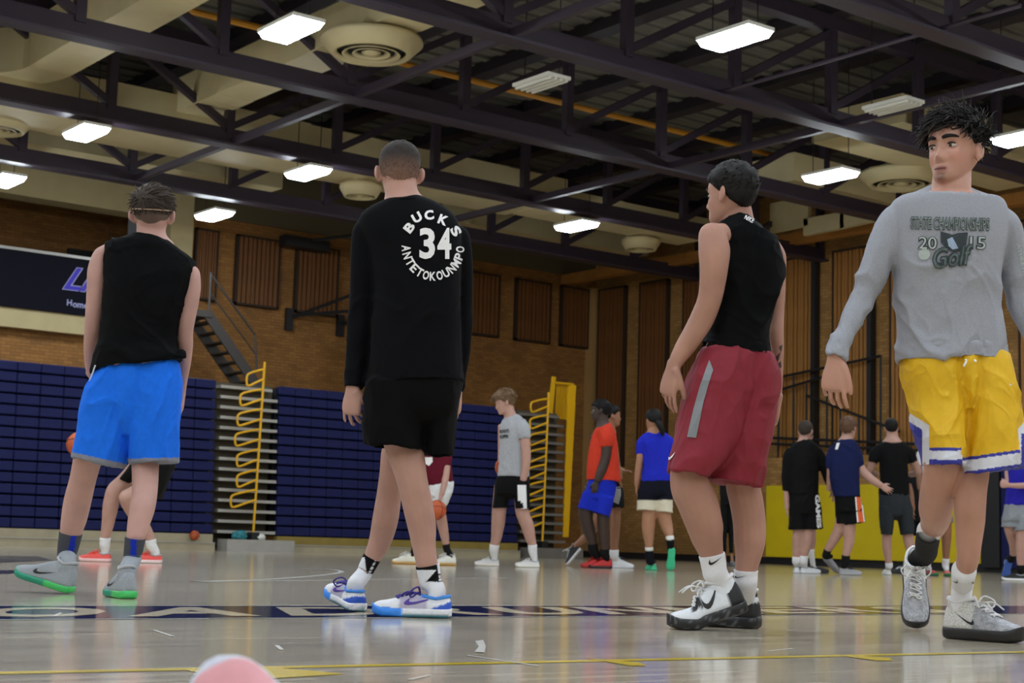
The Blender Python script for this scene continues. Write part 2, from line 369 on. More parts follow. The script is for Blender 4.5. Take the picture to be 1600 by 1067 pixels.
# air ducts and round diffusers
def duct(name, parts, lab):
    t = empty(name, parts[0][0], lab, 'duct')
    for p in parts:
        if p[-1] == 'b': MB().box(*p[1]).build(p[2], M_duct, t)
    return t
def ductY(x0, x1, ya, yb, z0, z1, lab, n):
    t = empty('air_duct', ((x0+x1)/2, yb, z0), lab, 'duct', 'beige air ducts')
    s = (yb-ya)/n
    for i in range(n):
        e = 0.006*(i % 2)
        MB().box(x0+e, x1-e, ya+i*s, ya+(i+1)*s, z0+e, z1-e).build('duct_section', M_duct, t)
    return t
def ductX(y0, y1, xa, xb, z0, z1, lab, n, slope=0):
    t = empty('air_duct', (xa, (y0+y1)/2, z0), lab, 'duct', 'beige air ducts')
    s = (xb-xa)/n
    for i in range(n):
        e = 0.008*(i % 2)
        MB().box(xa+i*s, xa+(i+1)*s, y0+e, y1-e, z0+e, z1-e).build('duct_section', M_duct, t)
    return t
# duct with an elbow at its far end (upper left corner)
t = empty('air_duct', (9, 24.2, 7.6), 'beige duct with a curved elbow at the top left corner', 'duct', 'beige air ducts')
for i in range(4): MB().box(8.64, 9.36, 15.0+i*2.3, 17.3+i*2.3-0.01, 7.6, 8.35).build('duct_section', M_duct, t)
el = MB(); cx, cy = 7.6, 24.2
prev = None
for k in range(9):
    a = k/8*math.pi/2
    p = [(cx+r_*math.cos(a), cy+r_*math.sin(a), z) for r_ in (1.04, 1.76) for z in (7.6, 8.35)]
    if prev is not None: el.add(prev+p, [(0, 4, 6, 2), (1, 3, 7, 5), (0, 1, 5, 4), (2, 6, 7, 3)])
    prev = p
el.build('duct_elbow', M_duct, t); MB().box(2, 7.6, 25.24, 25.96, 7.6, 8.35).build('duct_section', M_duct, t)
ductY(11.6, 12.3, 16.8, 25.2, 7.6, 8.2, 'beige duct running from the main duct to the largest round diffuser', 5)
ductX(25.0, 27.4, 2, 14.3, 7.4, 7.9, 'wide beige main duct along the left end of the bleacher wall', 6)
ductX(25.05, 27.2, 14.3, 20.5, 7.42, 7.88, 'wide beige main duct above the number-34 player', 4)
ductX(25.1, 26.9, 20.5, 25.4, 7.4, 7.66, 'shallow beige duct above the shorts-and-tee players near the far corner', 3)
ductX(28.9, 30.4, 6, 15.9, 7.55, 8.4, 'beige duct high behind the balcony header', 5)
ductX(29.2, 30.4, 19.6, 26.6, 7.6, 8.35, 'beige duct nearest the brick bleacher wall', 4)
ductX(16.6, 18.6, 20.8, 26.2, 7.5, 8.0, 'beige duct behind the grey-shirted player\'s head', 3)
ductX(20.3, 21.4, 22.2, 26.5, 7.35, 7.9, 'short beige duct right of the red-shorts player\'s head', 3)
t = empty('hanging_baffle', onX(1285, 345, 25.8), 'stepped beige panels hanging above the orange beam right of the red-shorts player', 'baffle')
for quad in (((1203, 318), (1262, 306), (1262, 352), (1203, 364)), ((1255, 342), (1318, 330), (1318, 356), (1255, 368)), ((1312, 330), (1372, 318), (1372, 344), (1312, 357))):
    q_ = [onX(px, py, 25.8) for px, py in quad]; v_ = [(25.8+o, p[1], p[2]) for o in (0, .12) for p in q_]
    MB().add(v_, [(0, 1, 2, 3), (7, 6, 5, 4), (0, 4, 5, 1), (1, 5, 6, 2), (2, 6, 7, 3), (3, 7, 4, 0)]).build('baffle_panel', M_duct, t)
MB().tube([onX(1232, 316, 25.86), onX(1232, 316, 25.86)*np.array([1, 1, 0])+np.array([0, 0, 8.95])], .015, 6).build('hanger_rod', M_blk, t)
def diffuser(px, py, R, lab, z=7.3, box=True):
    c = onz(px, py, z); t = empty('round_diffuser', c, lab, 'diffuser', 'round ceiling diffusers')
    MB().lathe(c, [(R*.42, .42), (R*.6, .30), (R*1.0, .24), (R*1.02, .18), (R*.78, 0.0), (R*.72, 0.0), (R*.68, .05)], 40).build('cone', M_duct, t, True)
    MB().lathe(c, [(R*.58, .0), (R*.5, .06), (R*.47, .055), (R*.55, -.005), (R*.58, 0)], 40).build('ring', M_duct, t, True)
    MB().lathe(c, [(R*.38, .01), (R*.31, .06), (R*.28, .055), (R*.35, .005), (R*.38, .01)], 36).build('ring', M_duct, t, True)
    MB().lathe(c, [(0.001, -.01), (R*.12, 0), (R*.2, .03), (0.001, .04)], 24).build('centre_cap', M_duct, t, True)
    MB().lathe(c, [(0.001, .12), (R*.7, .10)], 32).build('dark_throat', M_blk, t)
    MB().box(c[0]-R*.55, c[0]+R*.55, c[1]-R*.55, c[1]+R*.55, z+.3, max(7.62, z+.36)).build('neck_box', M_duct, t)
diffuser(580, 86, 0.74, 'largest round beige diffuser at top, left of centre')
diffuser(563, 308, 0.42, 'round beige diffuser just left of the number-34 player\'s head', 7.1)
diffuser(1001, 391, 0.45, 'small round beige diffuser left of the red-shorts player\'s head', 7.1)
diffuser(1408, 290, 0.78, 'round beige diffuser beside the grey-shirted player\'s face')
diffuser(-5, 205, 0.6, 'round beige diffuser cut by the left edge of the picture')

# bleachers
def bank(x0, x1, n, lab):
    t = empty('folded_bleacher', ((x0+x1)/2, YB, 0.28), lab, 'bleachers', 'folded bleacher banks')
    rows, z0, zt = 15, 0.30, 3.22; h = (zt-z0)/rows; w = (x1-x0)/n
    bm = bmesh.new(); g = 0.006
    bmesh.ops.create_cube(bm, size=1); bmesh.ops.scale(bm, vec=(w-g*1.2, 0.10, h-0.028), verts=bm.verts); bmesh.ops.bevel(bm, geom=bm.edges[:], offset=0.016, segments=1, affect='EDGES')
    me = bpy.data.meshes.new('seat_panel'); bm.to_mesh(me); bm.free(); me.materials.append(M_navy)
    for r_ in range(rows):
        for c_ in range(n):
            o = bpy.data.objects.new('seat_panel', me); COL.objects.link(o); o.parent = t
            o.location = (x0+(c_+.5)*w-(x0+x1)/2, (0.05+0.012*r_), z0+(r_+.5)*h-0.28)
    MB().box(x0, x1, YB+0.31, YB+2.2, 0.3, 3.18).build('carcass', mat('bleacher_carcass', rgb(10, 12, 26), 0.8), t)
    MB().box(x0, x1, YB-0.12, YB+0.12, 0.0, 0.15).build('kick_board', M_base, t)
    MB().box(x0, x1, YB-0.02, YB+0.12, 0.15, 0.3).build('front_board', M_olive if x0 > 15 else M_base, t)
    MB().box(x0, x1, YB-0.135, YB-0.12, 0.135, 0.15).build('metal_nosing', M_alu, t)
bank(5.2, 13.74, 20, 'navy folded bleacher bank behind the blue-shorts player')
bank(15.1, 20.95, 16, 'navy folded bleacher bank behind the number-34 player')
def aisle(x0, x1, m, lab, rails, lab2, xr, nl, xl, zs, pitch, hts):
    t = empty('bleacher_aisle', ((x0+x1)/2, YB, 0), lab, 'bleachers')
    rows = 15
    for r_ in range(rows):
        z = 0.33+r_*0.196
        MB().box(x0+0.05, x1-(0.12 if r_ == rows-1 else 0.0), YB+0.02+0.012*r_, YB+0.4, z, z+0.055).build('bench_board', m, t)
    MB().box(x0, x1, YB+0.42, YB+2.2, 0.1, 3.2).build('understructure', mat('aisle_understructure', rgb(84, 76, 62), 0.8, 0.2, 3), t)
    MB().box(x0+0.1, x1+0.25, YB-0.3, YB+0.1, 0.0, 0.22).build('bottom_step', M_alu if m is M_alu else M_shelfd, t)
    h = empty('aisle_handrail', (xr, YB-0.1, 0.3), lab2, 'handrail', 'yellow aisle handrails')
    post = [(xr-0.06*(1-(z-0.35)/3), YB-0.1, z) for z in np.linspace(0.35, zs+pitch*nl+0.1, 12)]
    MB().tube(post, 0.024, 8).build('post', M_yel, h)
    for i in range(nl):
        z = zs+pitch*i; xo = xr-0.06*(1-(z-0.35)/3); wl = xl[i % len(xl)]
        lp = smooth_path([(xo, YB-0.1, z+hts), (xo-wl*.5, YB-0.1, z+hts*.84), (xo-wl*.9, YB-0.1, z+hts*.66), (xo-wl, YB-0.1, z+hts*.45), (xo-wl*.97, YB-0.1, z+.03), (xo-wl*.85, YB-0.1, z), (xo-wl*.4, YB-0.1, z+.08), (xo, YB-0.1, z+.15)], 5)
        MB().tube(lp, 0.022, 7).build('rail_loop', M_yel, h)
    MB().box(xr-0.14, xr+0.02, YB-0.2, YB, 0.22, 0.36).build('rail_foot', M_blk, h)
aisle(13.8, 15.08, M_alu, 'open bleacher aisle with pale metal bench boards and yellow rail', None, 'yellow looped handrail at the pale-metal aisle near the blue-shorts player', 14.6, 7, [.52, .42, .45, .52, .5, .47, .36], 0.82, 0.385, 0.34)
aisle(21.0, 22.3, M_shelfd, 'open bleacher aisle with dark bench boards beside the grey-tee player', None, 'yellow looped handrail in front of the dark bench boards', 21.62, 8, [.48], 0.62, 0.36, 0.32)
t = empty('end_guard_rail', (22.4, YB, 0.3), 'tall yellow picket guard closing the bleacher end', 'guard rail')
def slab(name, quad, y, th):
    q = [onY(px, py, y) for px, py in quad]; v = [(p[0], y+o, p[2]) for o in (0, th) for p in q]
    return MB().add(v, [(0, 1, 2, 3), (7, 6, 5, 4), (0, 4, 5, 1), (1, 5, 6, 2), (2, 6, 7, 3), (3, 7, 4, 0)])
for k in range(9):                          # overlapping end plates of the rows
    a0, a1 = 602+26*k, 602+26*(k+1)
    slab('end_plate', [(889-.9*k, a0), (900.5-1.3*k, a0), (900-1.3*(k+1), a1+3), (888-.9*(k+1), a1+3)], YB+.05-.003*k, .03).build('end_plate', M_yel, t)
for k in range(9):
    x = 868.5+2.6*k; slab('picket', [(x+2.5, 598), (x+3.6, 598), (x+1.1, 652), (x, 652)], YB+.55, .03).build('picket', M_yel, t)
slab('corner_post', [(864, 588), (869, 589), (863, 652), (857, 652)], YB+.5, .05).build('corner_post', M_yel, t)
slab('top_rail', [(867, 596), (897, 599), (897, 602), (867, 599)], YB+.5, .05).build('top_rail', M_yel, t)
slab('bottom_rail', [(862, 650), (892, 653), (892, 656), (862, 653)], YB+.5, .05).build('bottom_rail', M_yel, t)

# things lying on the bleacher steps
def blob(name, c, r, m, lab, cat, seed=0, sq=1.0):
    bm = bmesh.new(); bmesh.ops.create_icosphere(bm, subdivisions=3, radius=1)
    rn = np.random.RandomState(seed); ph = rn.rand(9)*6.28
    for v in bm.verts:
        p = v.co; k = 1+0.12*math.sin(5*p.x+ph[0])*math.sin(4*p.y+ph[1])+0.08*math.sin(9*p.z+ph[2]+3*p.x)
        v.co = Vector((p.x*r[0]*k, p.y*r[1]*k, max(p.z, -0.75)*r[2]*k+r[2]*0.7))
    me = bpy.data.meshes.new(name); bm.to_mesh(me); bm.free()
    o = link_mesh(name, me, m, None, True); o.location = [float(q_) for q_ in c]; return tag(o, lab, cat)
c = onY(375, 826, YB-0.15); blob('gym_bag', (c[0], c[1], 0.22), (0.15, 0.10, 0.10), mat('teal_bag', rgb(36, 120, 130), 0.6, 0.5, 14), 'small teal and yellow gym bag on the bleacher step', 'bag', 1)
c = onY(408, 824, YB-0.15); blob('towel', (c[0], c[1], 0.22), (0.10, 0.08, 0.07), M_white, 'crumpled white towel on the bleacher step by the handrail', 'towel', 2)

# slatted acoustic panels
slat_me = {}
def panel(o0, wdt, z0, z1, wall, lab, m, n=9):
    c = (o0+wdt/2, YW, z0) if wall == 'L' else (XS, o0+wdt/2, z0)
    t = empty('slat_panel', c, lab, 'wall panel', 'slatted acoustic panels')
    if wall == 'L': MB().box(o0, o0+wdt, YW-0.06, YW, z0, z1).build('backing', M_woodd, t)
    else: MB().box(XS-0.06, XS, o0, o0+wdt, z0, z1).build('backing', M_woodd, t)
    fr = MB()
    for a, b in ((0, .045), (wdt-.045, wdt)):
        if wall == 'L': fr.box(o0+a, o0+b, YW-0.14, YW-0.05, z0, z1)
        else: fr.box(XS-0.14, XS-0.05, o0+a, o0+b, z0, z1)
    if wall == 'L': fr.box(o0, o0+wdt, YW-0.14, YW-0.05, z1-.05, z1).box(o0, o0+wdt, YW-0.14, YW-0.05, z0, z0+.05)
    else: fr.box(XS-0.14, XS-0.05, o0, o0+wdt, z1-.05, z1)
    fr.build('frame', M_woodd, t)
    s = (wdt-0.1)/n
    key = (wall, round(s, 3), z0, m.name)
    if key not in slat_me:
        e = MB()
        if wall == 'L': e.box(-s*.36, s*.36, -.06, 0, z0+.05, z1-.05)
        else: e.box(-.06, 0, -s*.36, s*.36, z0+.05, z1-.05)
        me = bpy.data.meshes.new('slat'); me.from_pydata(e.v, [], e.f); me.materials.append(m); slat_me[key] = me
    for k in range(n):
        o = bpy.data.objects.new('slat', slat_me[key]); COL.objects.link(o); o.parent = t
        off = o0+.05+s*(k+.5); dp = -0.058-0.012*((k*7) % 3)
        o.location = (off-c[0], dp, -c[2]) if wall == 'L' else (dp, off-c[1], -c[2])
for k, (a, b) in enumerate(((15.68, 16.25), (16.72, 17.86), (18.3, 19.46), (19.87, 21.0), (21.44, 22.6), (23.1, 24.33), (24.87, 26.03), (26.4, 27.35))):
    panel(a, b-a, 5.55, 7.18, 'L', 'brown slatted panel high on the bleacher wall, %s one from the balcony pier' % ORD[k], M_wood)
for k in range(9):
    o0 = 31.08-1.64*k
    panel(o0, 1.06, 2.38, 7.16, 'R', 'tall slatted panel on the right-hand wall, %s one from the corner' % ORD[k], M_woodl if k > 2 else M_wood, 9)
for k in range(4):
    y = 24.46-1.64*k
    tag(MB().box(XS-0.2, XS-0.02, y-0.06, y+0.06, 2.47, 7.16).build('black_post', M_blk), 'slim black post beside a tall slat panel, %s one right of the red-shorts player' % ORD[k], 'post', 'black posts of the right wall')

# wall pads and rails on the right
t = empty('wall_pad', (XS-0.4, 22.6, 0.16), 'long yellow safety pad along the right-hand wall', 'wall pad')
for k in range(5):
    y0 = 19.75+1.18*k; MB().box(XS-0.42, XS-0.34, y0+.004, y0+1.176, 0.17, 1.80).build('pad_section', M_pad, t)
tag(MB().box(XS-0.46, XS-0.36, 19.28, 19.72, 0.1, 2.45).build('black_post', M_blk), 'thick black post at the right end of the yellow pad', 'post')
tag(MB().box(XS-0.42, XS-0.34, 14.5, 19.26, 0.1, 2.3).build('wall_pad', M_navy), 'navy safety pad right of the black post', 'wall pad')
t = empty('guard_railing', (XS-0.3, 24, 2.45), 'black steel guard railing with sloping handrails above the yellow pad', 'railing')
xr = XS-0.35
def rp(px, py): return onX(px, py, xr)
rails = [((1205, 592), (1376, 556)), ((1205, 613), (1300, 585)), ((1205, 684), (1445, 694)), ((1200, 693), (1445, 704)), ((1260, 618), (1405, 674))]
for a, b in rails: MB().tube([rp(*a), rp(*b)], 0.032, 7).build('rail', M_blk, t)
for x, ya_, yb_ in ((1217, 600, 698), (1240, 586, 698), (1260, 600, 698), (1292, 585, 700), (1313, 640, 700), (1342, 650, 702), (1376, 556, 704), (1396, 670, 704)):
    MB().tube([rp(x, ya_), rp(x, yb_)], 0.026, 6).build('baluster', M_blk, t)

# steel stair to the balcony
t = empty('steel_stair', (15.9, 31, 3.4), 'dark steel stair with open treads climbing to the balcony', 'stairs')
for dy in (30.75, 31.55):
    MB().bar((15.25, dy, 5.0), (16.75, dy, 3.3), 0.05, 0.22).build('stringer', M_stairs, t)
for k in range(8):
    f_ = (k+.5)/8; x = 15.3+1.4*f_; z = 4.95-1.6*f_; MB().box(x-.12, x+.12, 30.78, 31.52, z-.03, z).build('tread', M_stairs, t)
MB().box(14.0, 15.35, 30.7, 32.4, 4.92, 5.06).build('landing', M_stairs, t)
for dy in (30.75,):
    MB().tube([(15.25, dy, 5.9), (16.42, dy, 4.66), (16.5, dy, 3.9)], 0.025, 6).build('handrail', M_stairs, t)
    MB().tube([(15.3, dy, 5.45), (16.45, dy, 4.25)], 0.018, 6).build('mid_rail', M_stairs, t)
    MB().tube([(15.28, dy, 5.0), (15.28, dy, 5.9)], 0.025, 6).build('baluster', M_stairs, t)

# folding wall-mounted hoop support
t = empty('hoop_support', (19, YW-.1, 5.3), 'black folding wall brackets of a basketball hoop behind the number-34 player', 'hoop')
for x in (18.19, 19.59): MB().box(x-.09, x+.09, YW-.12, YW-.02, 5.1, 5.62).build('wall_plate', M_blk, t)
for a, b in (((18.25, YW-.1, 5.4), (20.4, 30.2, 6.6)), ((18.25, YW-.1, 5.45), (20.6, 30.2, 5.75)), ((19.6, YW-.1, 5.4), (20.8, 30.2, 6.0)), ((19.6, YW-.1, 5.4), (20.6, 30.2, 5.75)), ((17.9, YW-.1, 7.1), (20.4, 30.2, 7.6)), ((20.4, 30.2, 5.6), (20.4, 30.2, 7.6))):
    MB().tube([a, b], 0.04, 6).build('strut', M_blk, t)
MB().box(19.5, 21.0, 30.0, 30.06, 4.35, 5.4).build('backboard', M_white, t)
MB().box(17.7, 18.9, 31.9, 32.2, 7.0, 7.25).build('header_beam', M_blk, t)

# banner on the balcony front
t = empty('banner', (12, YW-.3, 4.87), 'dark banner with purple script hung on the balcony front', 'banner')
MB().box(3.0, 14.6, YW-.32, YW-.28, 4.86, 6.06).build('sheet', mat('banner_navy', rgb(12, 11, 26), 0.8, spec=.2), t)
MB().box(3.0, 14.6, YW-.34, YW-.27, 6.06, 6.12).build('frame_edge', M_alu, t)
M_pur = mat('banner_purple', rgb(58, 44, 190), 0.6); M_lil = mat('banner_lilac', rgb(160, 160, 205), 0.6)
def wall_text(s, x, z, h, m, parent, bold=0.0, shear=0.0, yy=YW-.325, wsc=1.0):
    v, f, sz = text_mesh(s, bold, shear); k = h/sz[1]
    return mesh_obj('lettering', [(x+p[0]*k*wsc, yy, z+p[1]*k) for p in v], f, m, parent)
xl_ = onY(125, 437, YW-.33); k_ = onY(133, 477, YW-.33)
wall_text('Lit', xl_[0]+0.12, xl_[2], 0.52, M_lil, t, 0.045, 0.5, YW-.323, 1.15)
wall_text('Lit', xl_[0]+0.12, xl_[2], 0.49, M_pur, t, 0.018, 0.5, YW-.326, 1.15)
for j, ch in enumerate('Home'): wall_text(ch, onY(108.5+8.7*j, 476, YW-.33)[0], k_[2]+(0.02 if j == 0 else -0.02), 0.13 if j == 0 else 0.10, M_lil, t, 0.03)
# ================================================================== figures: geometry
def vnoise(p, seed=0):
    """smooth value noise in [-1, 1], vectorised"""
    p = np.asarray(p, float); i = np.floor(p).astype(np.int64); f = p-i; f = f*f*(3-2*f); out = 0
    for dx in (0, 1):
        for dy in (0, 1):
            for dz in (0, 1):
                h = (i[:, 0]+dx)*374761393+(i[:, 1]+dy)*668265263+(i[:, 2]+dz)*2147483647+seed*974634777
                h = (h ^ (h >> 13))*1274126177; h = (h ^ (h >> 16)) & 0xffff
                w = (f[:, 0] if dx else 1-f[:, 0])*(f[:, 1] if dy else 1-f[:, 1])*(f[:, 2] if dz else 1-f[:, 2])
                out = out+w*(h/32767.5-1)
    return out
def cr(A, sub):
    A = np.array(A, float); n = len(A); out = []
    for i in range(n-1):
        p0 = A[i-1] if i > 0 else 2*A[0]-A[1]; p1, p2 = A[i], A[i+1]; p3 = A[i+2] if i+2 < n else 2*A[n-1]-A[n-2]
        for t in np.linspace(0, 1, sub, endpoint=False):
            out.append(0.5*(2*p1+(-p0+p2)*t+(2*p0-5*p1+4*p2-p3)*t*t+(-p0+3*p1-3*p2+p3)*t**3))
    out.append(A[-1]); return np.array(out)
def loft(C, U, V, e=2.0, n=20, sub=3, hem_end=None, dome=(True, True)):
    C, U, V = (cr(a, sub) for a in (C, U, V))
    if hem_end:                      # open end: fold the surface back inside (thickness, recess)
        th, dp = hem_end; ax = C[-1]-C[-3]; ax /= np.linalg.norm(ax)+1e-9
        uu, vv = np.linalg.norm(U[-1]), np.linalg.norm(V[-1])
        ku, kv = max(1-th/uu, .3), max(1-th/vv, .3)
        C = np.vstack([C, C[-1], C[-1]-ax*dp]); U = np.vstack([U, U[-1]*ku, U[-1]*ku]); V = np.vstack([V, V[-1]*kv, V[-1]*kv])
    a = np.linspace(0, 2*math.pi, n, endpoint=False); c, s = np.cos(a), np.sin(a)
    c = np.sign(c)*np.abs(c)**(2/e); s = np.sign(s)*np.abs(s)**(2/e)
    R = C[:, None, :]+c[None, :, None]*U[:, None, :]+s[None, :, None]*V[:, None, :]
    k = len(C); v = list(R.reshape(-1, 3))
    f = [(i*n+j, i*n+(j+1) % n, (i+1)*n+(j+1) % n, (i+1)*n+j) for i in range(k-1) for j in range(n)]
    t0 = C[0]-C[1]; t1 = C[-1]-C[-2]
    e0 = C[0]+(t0/(np.linalg.norm(t0)+1e-9)*min(np.linalg.norm(U[0]), np.linalg.norm(V[0]))*.5 if dome[0] else 0)
    e1 = C[-1]+(t1/(np.linalg.norm(t1)+1e-9)*min(np.linalg.norm(U[-1]), np.linalg.norm(V[-1]))*.5 if dome[1] and not hem_end else 0)
    v += [e0, e1]; f += [(k*n, (j+1) % n, j) for j in range(n)]; f += [(k*n+1, (k-1)*n+j, (k-1)*n+(j+1) % n) for j in range(n)]
    v = np.array(v)
    vol = sum(np.dot(v[q[0]], np.cross(v[q[1]], v[q[2]])) + (np.dot(v[q[0]], np.cross(v[q[2]], v[q[3]])) if len(q) == 4 else 0) for q in f[::1])
    # translation-safe signed volume
    c0 = v.mean(0); w = v-c0
    vol = sum(np.dot(w[q[0]], np.cross(w[q[1]], w[q[2]])) + (np.dot(w[q[0]], np.cross(w[q[2]], w[q[3]])) if len(q) == 4 else 0) for q in f)
    if vol < 0: f = [q[::-1] for q in f]
    return v, f
def ellipsoid(c, r, R=np.eye(3), n=16, m=10):
    v = []; f = []
    for i in range(1, m):
        th = math.pi*i/m
        for j in range(n):
            ph = 2*math.pi*j/n; v.append((r[0]*math.sin(th)*math.cos(ph), r[1]*math.sin(th)*math.sin(ph), r[2]*math.cos(th)))
    top = len(v); v += [(0, 0, r[2]), (0, 0, -r[2])]
    for i in range(m-2):
        for j in range(n): f.append((i*n+j, (i+1)*n+j, (i+1)*n+(j+1) % n, i*n+(j+1) % n))
    for j in range(n): f += [(top, j, (j+1) % n), (top+1, (m-2)*n+(j+1) % n, (m-2)*n+j)]
    return np.array(v)@np.asarray(R).T+np.asarray(c), f
def merge(parts):
    v = []; f = []; n = 0
    for a, b in parts:
        v.append(np.asarray(a)); f += [tuple(i+n for i in q) for q in b]; n += len(a)
    return np.vstack(v), f
def remesh(parts, vox, smooth=4, fac=0.5):
    v, f = merge(parts)
    me = bpy.data.meshes.new('tmp'); me.from_pydata([tuple(map(float, p)) for p in v], [], f); me.update()
    o = bpy.data.objects.new('tmp', me); COL.objects.link(o)
    m = o.modifiers.new('r', 'REMESH'); m.mode = 'VOXEL'; m.voxel_size = vox; m.adaptivity = 0
    if smooth:
        s = o.modifiers.new('s', 'SMOOTH'); s.factor = fac; s.iterations = smooth
    dg = bpy.context.evaluated_depsgraph_get(); out = bpy.data.meshes.new_from_object(o.evaluated_get(dg))
    bpy.data.objects.remove(o); bpy.data.meshes.remove(me)
    return out
def get(me):
    n = len(me.vertices); a = np.empty(n*3); me.vertices.foreach_get('co', a)
    b = np.empty(n*3); me.vertex_normals.foreach_get('vector', b); return a.reshape(-1, 3), b.reshape(-1, 3)
def put(me, P): me.vertices.foreach_set('co', np.ascontiguousarray(P, dtype=np.float64).ravel()); me.update()
def paint(me, colfn):
    """per-vertex colour from a function of position (N,3)->(N,3) linear rgb"""
    P, Nn = get(me); c = colfn(P)
    at = me.color_attributes.new('Col', 'FLOAT_COLOR', 'POINT')
    at.data.foreach_set('color', np.hstack([c, np.ones((len(P), 1))]).astype(np.float32).ravel())
def bvh(me):
    return BVHTree.FromPolygons([v.co for v in me.vertices], [tuple(p.vertices) for p in me.polygons])

# ---- traced shapes: pixel positions on the photo plus a depth give points in the room
class Zm:
    def __init__(s, ox, oy, k): s.o = (ox, oy); s.k = k
    def __call__(s, x, y): return s.o[0]+x/s.k, s.o[1]+y/s.k
PXL = Zm(0, 0, 1.0)
def limb(pts, D, z=PXL, ratio=1.0, e=2.0, n=16, sub=4, hem=None, dome=(True, True)):
    """pts: (cx, cy, width, depth offset) in zoom pixels"""
    P = [z(p[0], p[1]) for p in pts]; Wd = [p[2]/z.k for p in pts]; dz = [p[3] if len(p) > 3 else 0.0 for p in pts]
    C = np.array([W(x, y, D+d) for (x, y), d in zip(P, dz)])
    T = np.gradient(C, axis=0)
    U = []; V = []
    for i in range(len(P)):
        t = T[i]/np.linalg.norm(T[i]); r_ = ray(*P[i]); r_ = r_/np.linalg.norm(r_)
        u = np.cross(t, r_); u /= np.linalg.norm(u); v = np.cross(u, t); h = Wd[i]/2*(D+dz[i])/FPX
        rt = ratio if np.isscalar(ratio) else ratio[i]
        U.append(u*h); V.append(v*h*rt)
    return loft(C, U, V, e, n, sub, hem, dome)
def rows(rs, D, z=PXL, e=2.3, n=40, sub=4, hem=None, dome=(True, True)):
    """rs: (xl, yl, xr, yr, depth offset, half depth in metres) in zoom pixels"""
    C = []; U = []; V = []
    for xl, yl, xr, yr, dz, hd, *tl in rs:
        a = W(*z(xl, yl), D+dz); b = W(*z(xr, yr), D+dz)
        C.append((a+b)/2); U.append((b-a)/2); V.append(FH*hd+np.array([0, 0, tl[0] if tl else 0.0]))
    return loft(C, U, V, e, n, sub, hem, dome)

def frame(fwd, up=(0, 0, 1)):
    y = np.array(fwd, float); y /= np.linalg.norm(y); up = np.array(up, float); x = np.cross(y, up); x /= np.linalg.norm(x); z = np.cross(x, y)
    return np.stack([x, y, z], 1)          # columns: right, forward, up
def rotdir(a, tilt=0.0):
    """a: 0 = image right, 90 = away from the viewer, 180 = left, -90 = towards the viewer (degrees)"""
    a = math.radians(a); h = math.cos(a)*RH+math.sin(a)*FH; t = math.radians(tilt)
    return h*math.cos(t)+np.array([0, 0, math.sin(t)])

def head_parts(c, R, s=1.0, jaw=1.0, ears=1.0, nose=1.0):
    Z = np.array([-.113, -.106, -.092, -.075, -.055, -.03, 0, .03, .06, .085, .105, .117, .121])
    YF = np.array([.070, .083, .088, .088, .089, .088, .086, .091, .088, .073, .047, .020, .0])
    YB = np.array([.045, .015, -.012, -.035, -.060, -.085, -.101, -.109, -.107, -.094, -.070, -.042, -.02])
    HW = np.array([.014, .030, .043, .050*jaw, .057, .064, .070, .075, .076, .069, .053, .028, .008])
    zz = np.linspace(-.113, .121, 56); yf, yb, hw = (np.interp(zz, Z, q) for q in (YF, YB, HW))
    for q in (yf, yb, hw):
        for _ in range(3): q[1:-1] = (q[:-2]+2*q[1:-1]+q[2:])/4
    n = 72; a = np.linspace(0, 2*math.pi, n, endpoint=False); G = np.zeros((56, n, 3))
    for i in range(56):
        cy = yb[i]*.5+yf[i]*.5; hy = (yf[i]-yb[i])/2; e = 2.0+.35*np.clip(1-abs(zz[i]+.01)/.09, 0, 1)
        cx, sx = np.cos(a), np.sin(a)
        G[i, :, 0] = np.sign(cx)*np.abs(cx)**(2/e)*hw[i]; G[i, :, 1] = cy+np.sign(sx)*np.abs(sx)**(2/e)*hy; G[i, :, 2] = zz[i]
    P = G.reshape(-1, 3); x, y, z = P.T; ax = np.abs(x); g = lambda u, m, w: np.exp(-((u-m)/w)**2)
    hz = np.interp(z, [-.050, -.043, -.034, -.022, .0, .016, .026], [0, .45, 1.0, .86, .46, .2, 0]); sg = np.interp(z, [-.045, -.03, .0, .02], [.0135, .0115, .0080, .009])
    dy = nose*.027*np.exp(-(x/sg)**2)*hz + .007*g(ax, .013, .006)*g(z, -.040, .007)
    dy += -.011*g(ax, .033, .015)*g(z, .005, .012) + .005*g(ax, .028, .026)*g(z, .028, .010) + .006*g(ax, .047, .018)*g(z, -.026, .018)
    dy += .0065*g(x, 0, .019)*g(z, -.0645, .0055) + .0075*g(x, 0, .017)*g(z, -.0785, .0065) - .004*g(x, 0, .023)*g(z, -.0715, .0026) - .004*g(x, 0, .02)*g(z, -.0885, .005) + .007*g(x, 0, .019)*g(z, -.100, .012) - .004*g(ax, .03, .012)*g(z, -.055, .018)
    P = P.copy(); P[:, 1] += dy*np.clip((y-.01)/.05, 0, 1)
    f = [(i*n+j, i*n+(j+1) % n, (i+1)*n+(j+1) % n, (i+1)*n+j) for i in range(55) for j in range(n)]+[tuple(range(n))[::-1], tuple(55*n+j for j in range(n))]
    E = [(np.asarray(c)+(P*s)@R.T, f)]
    def el(p, r, Q=np.eye(3)): E.append(ellipsoid(np.asarray(c)+R@(np.array(p)*s), np.array(r)*s, R@Q))
    for q in (-1, 1):
        b = q*0.5*ears; Q = np.array([[math.cos(b), -math.sin(b), 0], [math.sin(b), math.cos(b), 0], [0, 0, 1]])
        el((q*(.076+.008*ears), -.016, -.002), (.0075, .019, .031), Q); el((q*.080, -.006, -.024), (.0085, .011, .016), Q); el((q*.078, -.004, -.005), (.010, .010, .016), Q)
    return E
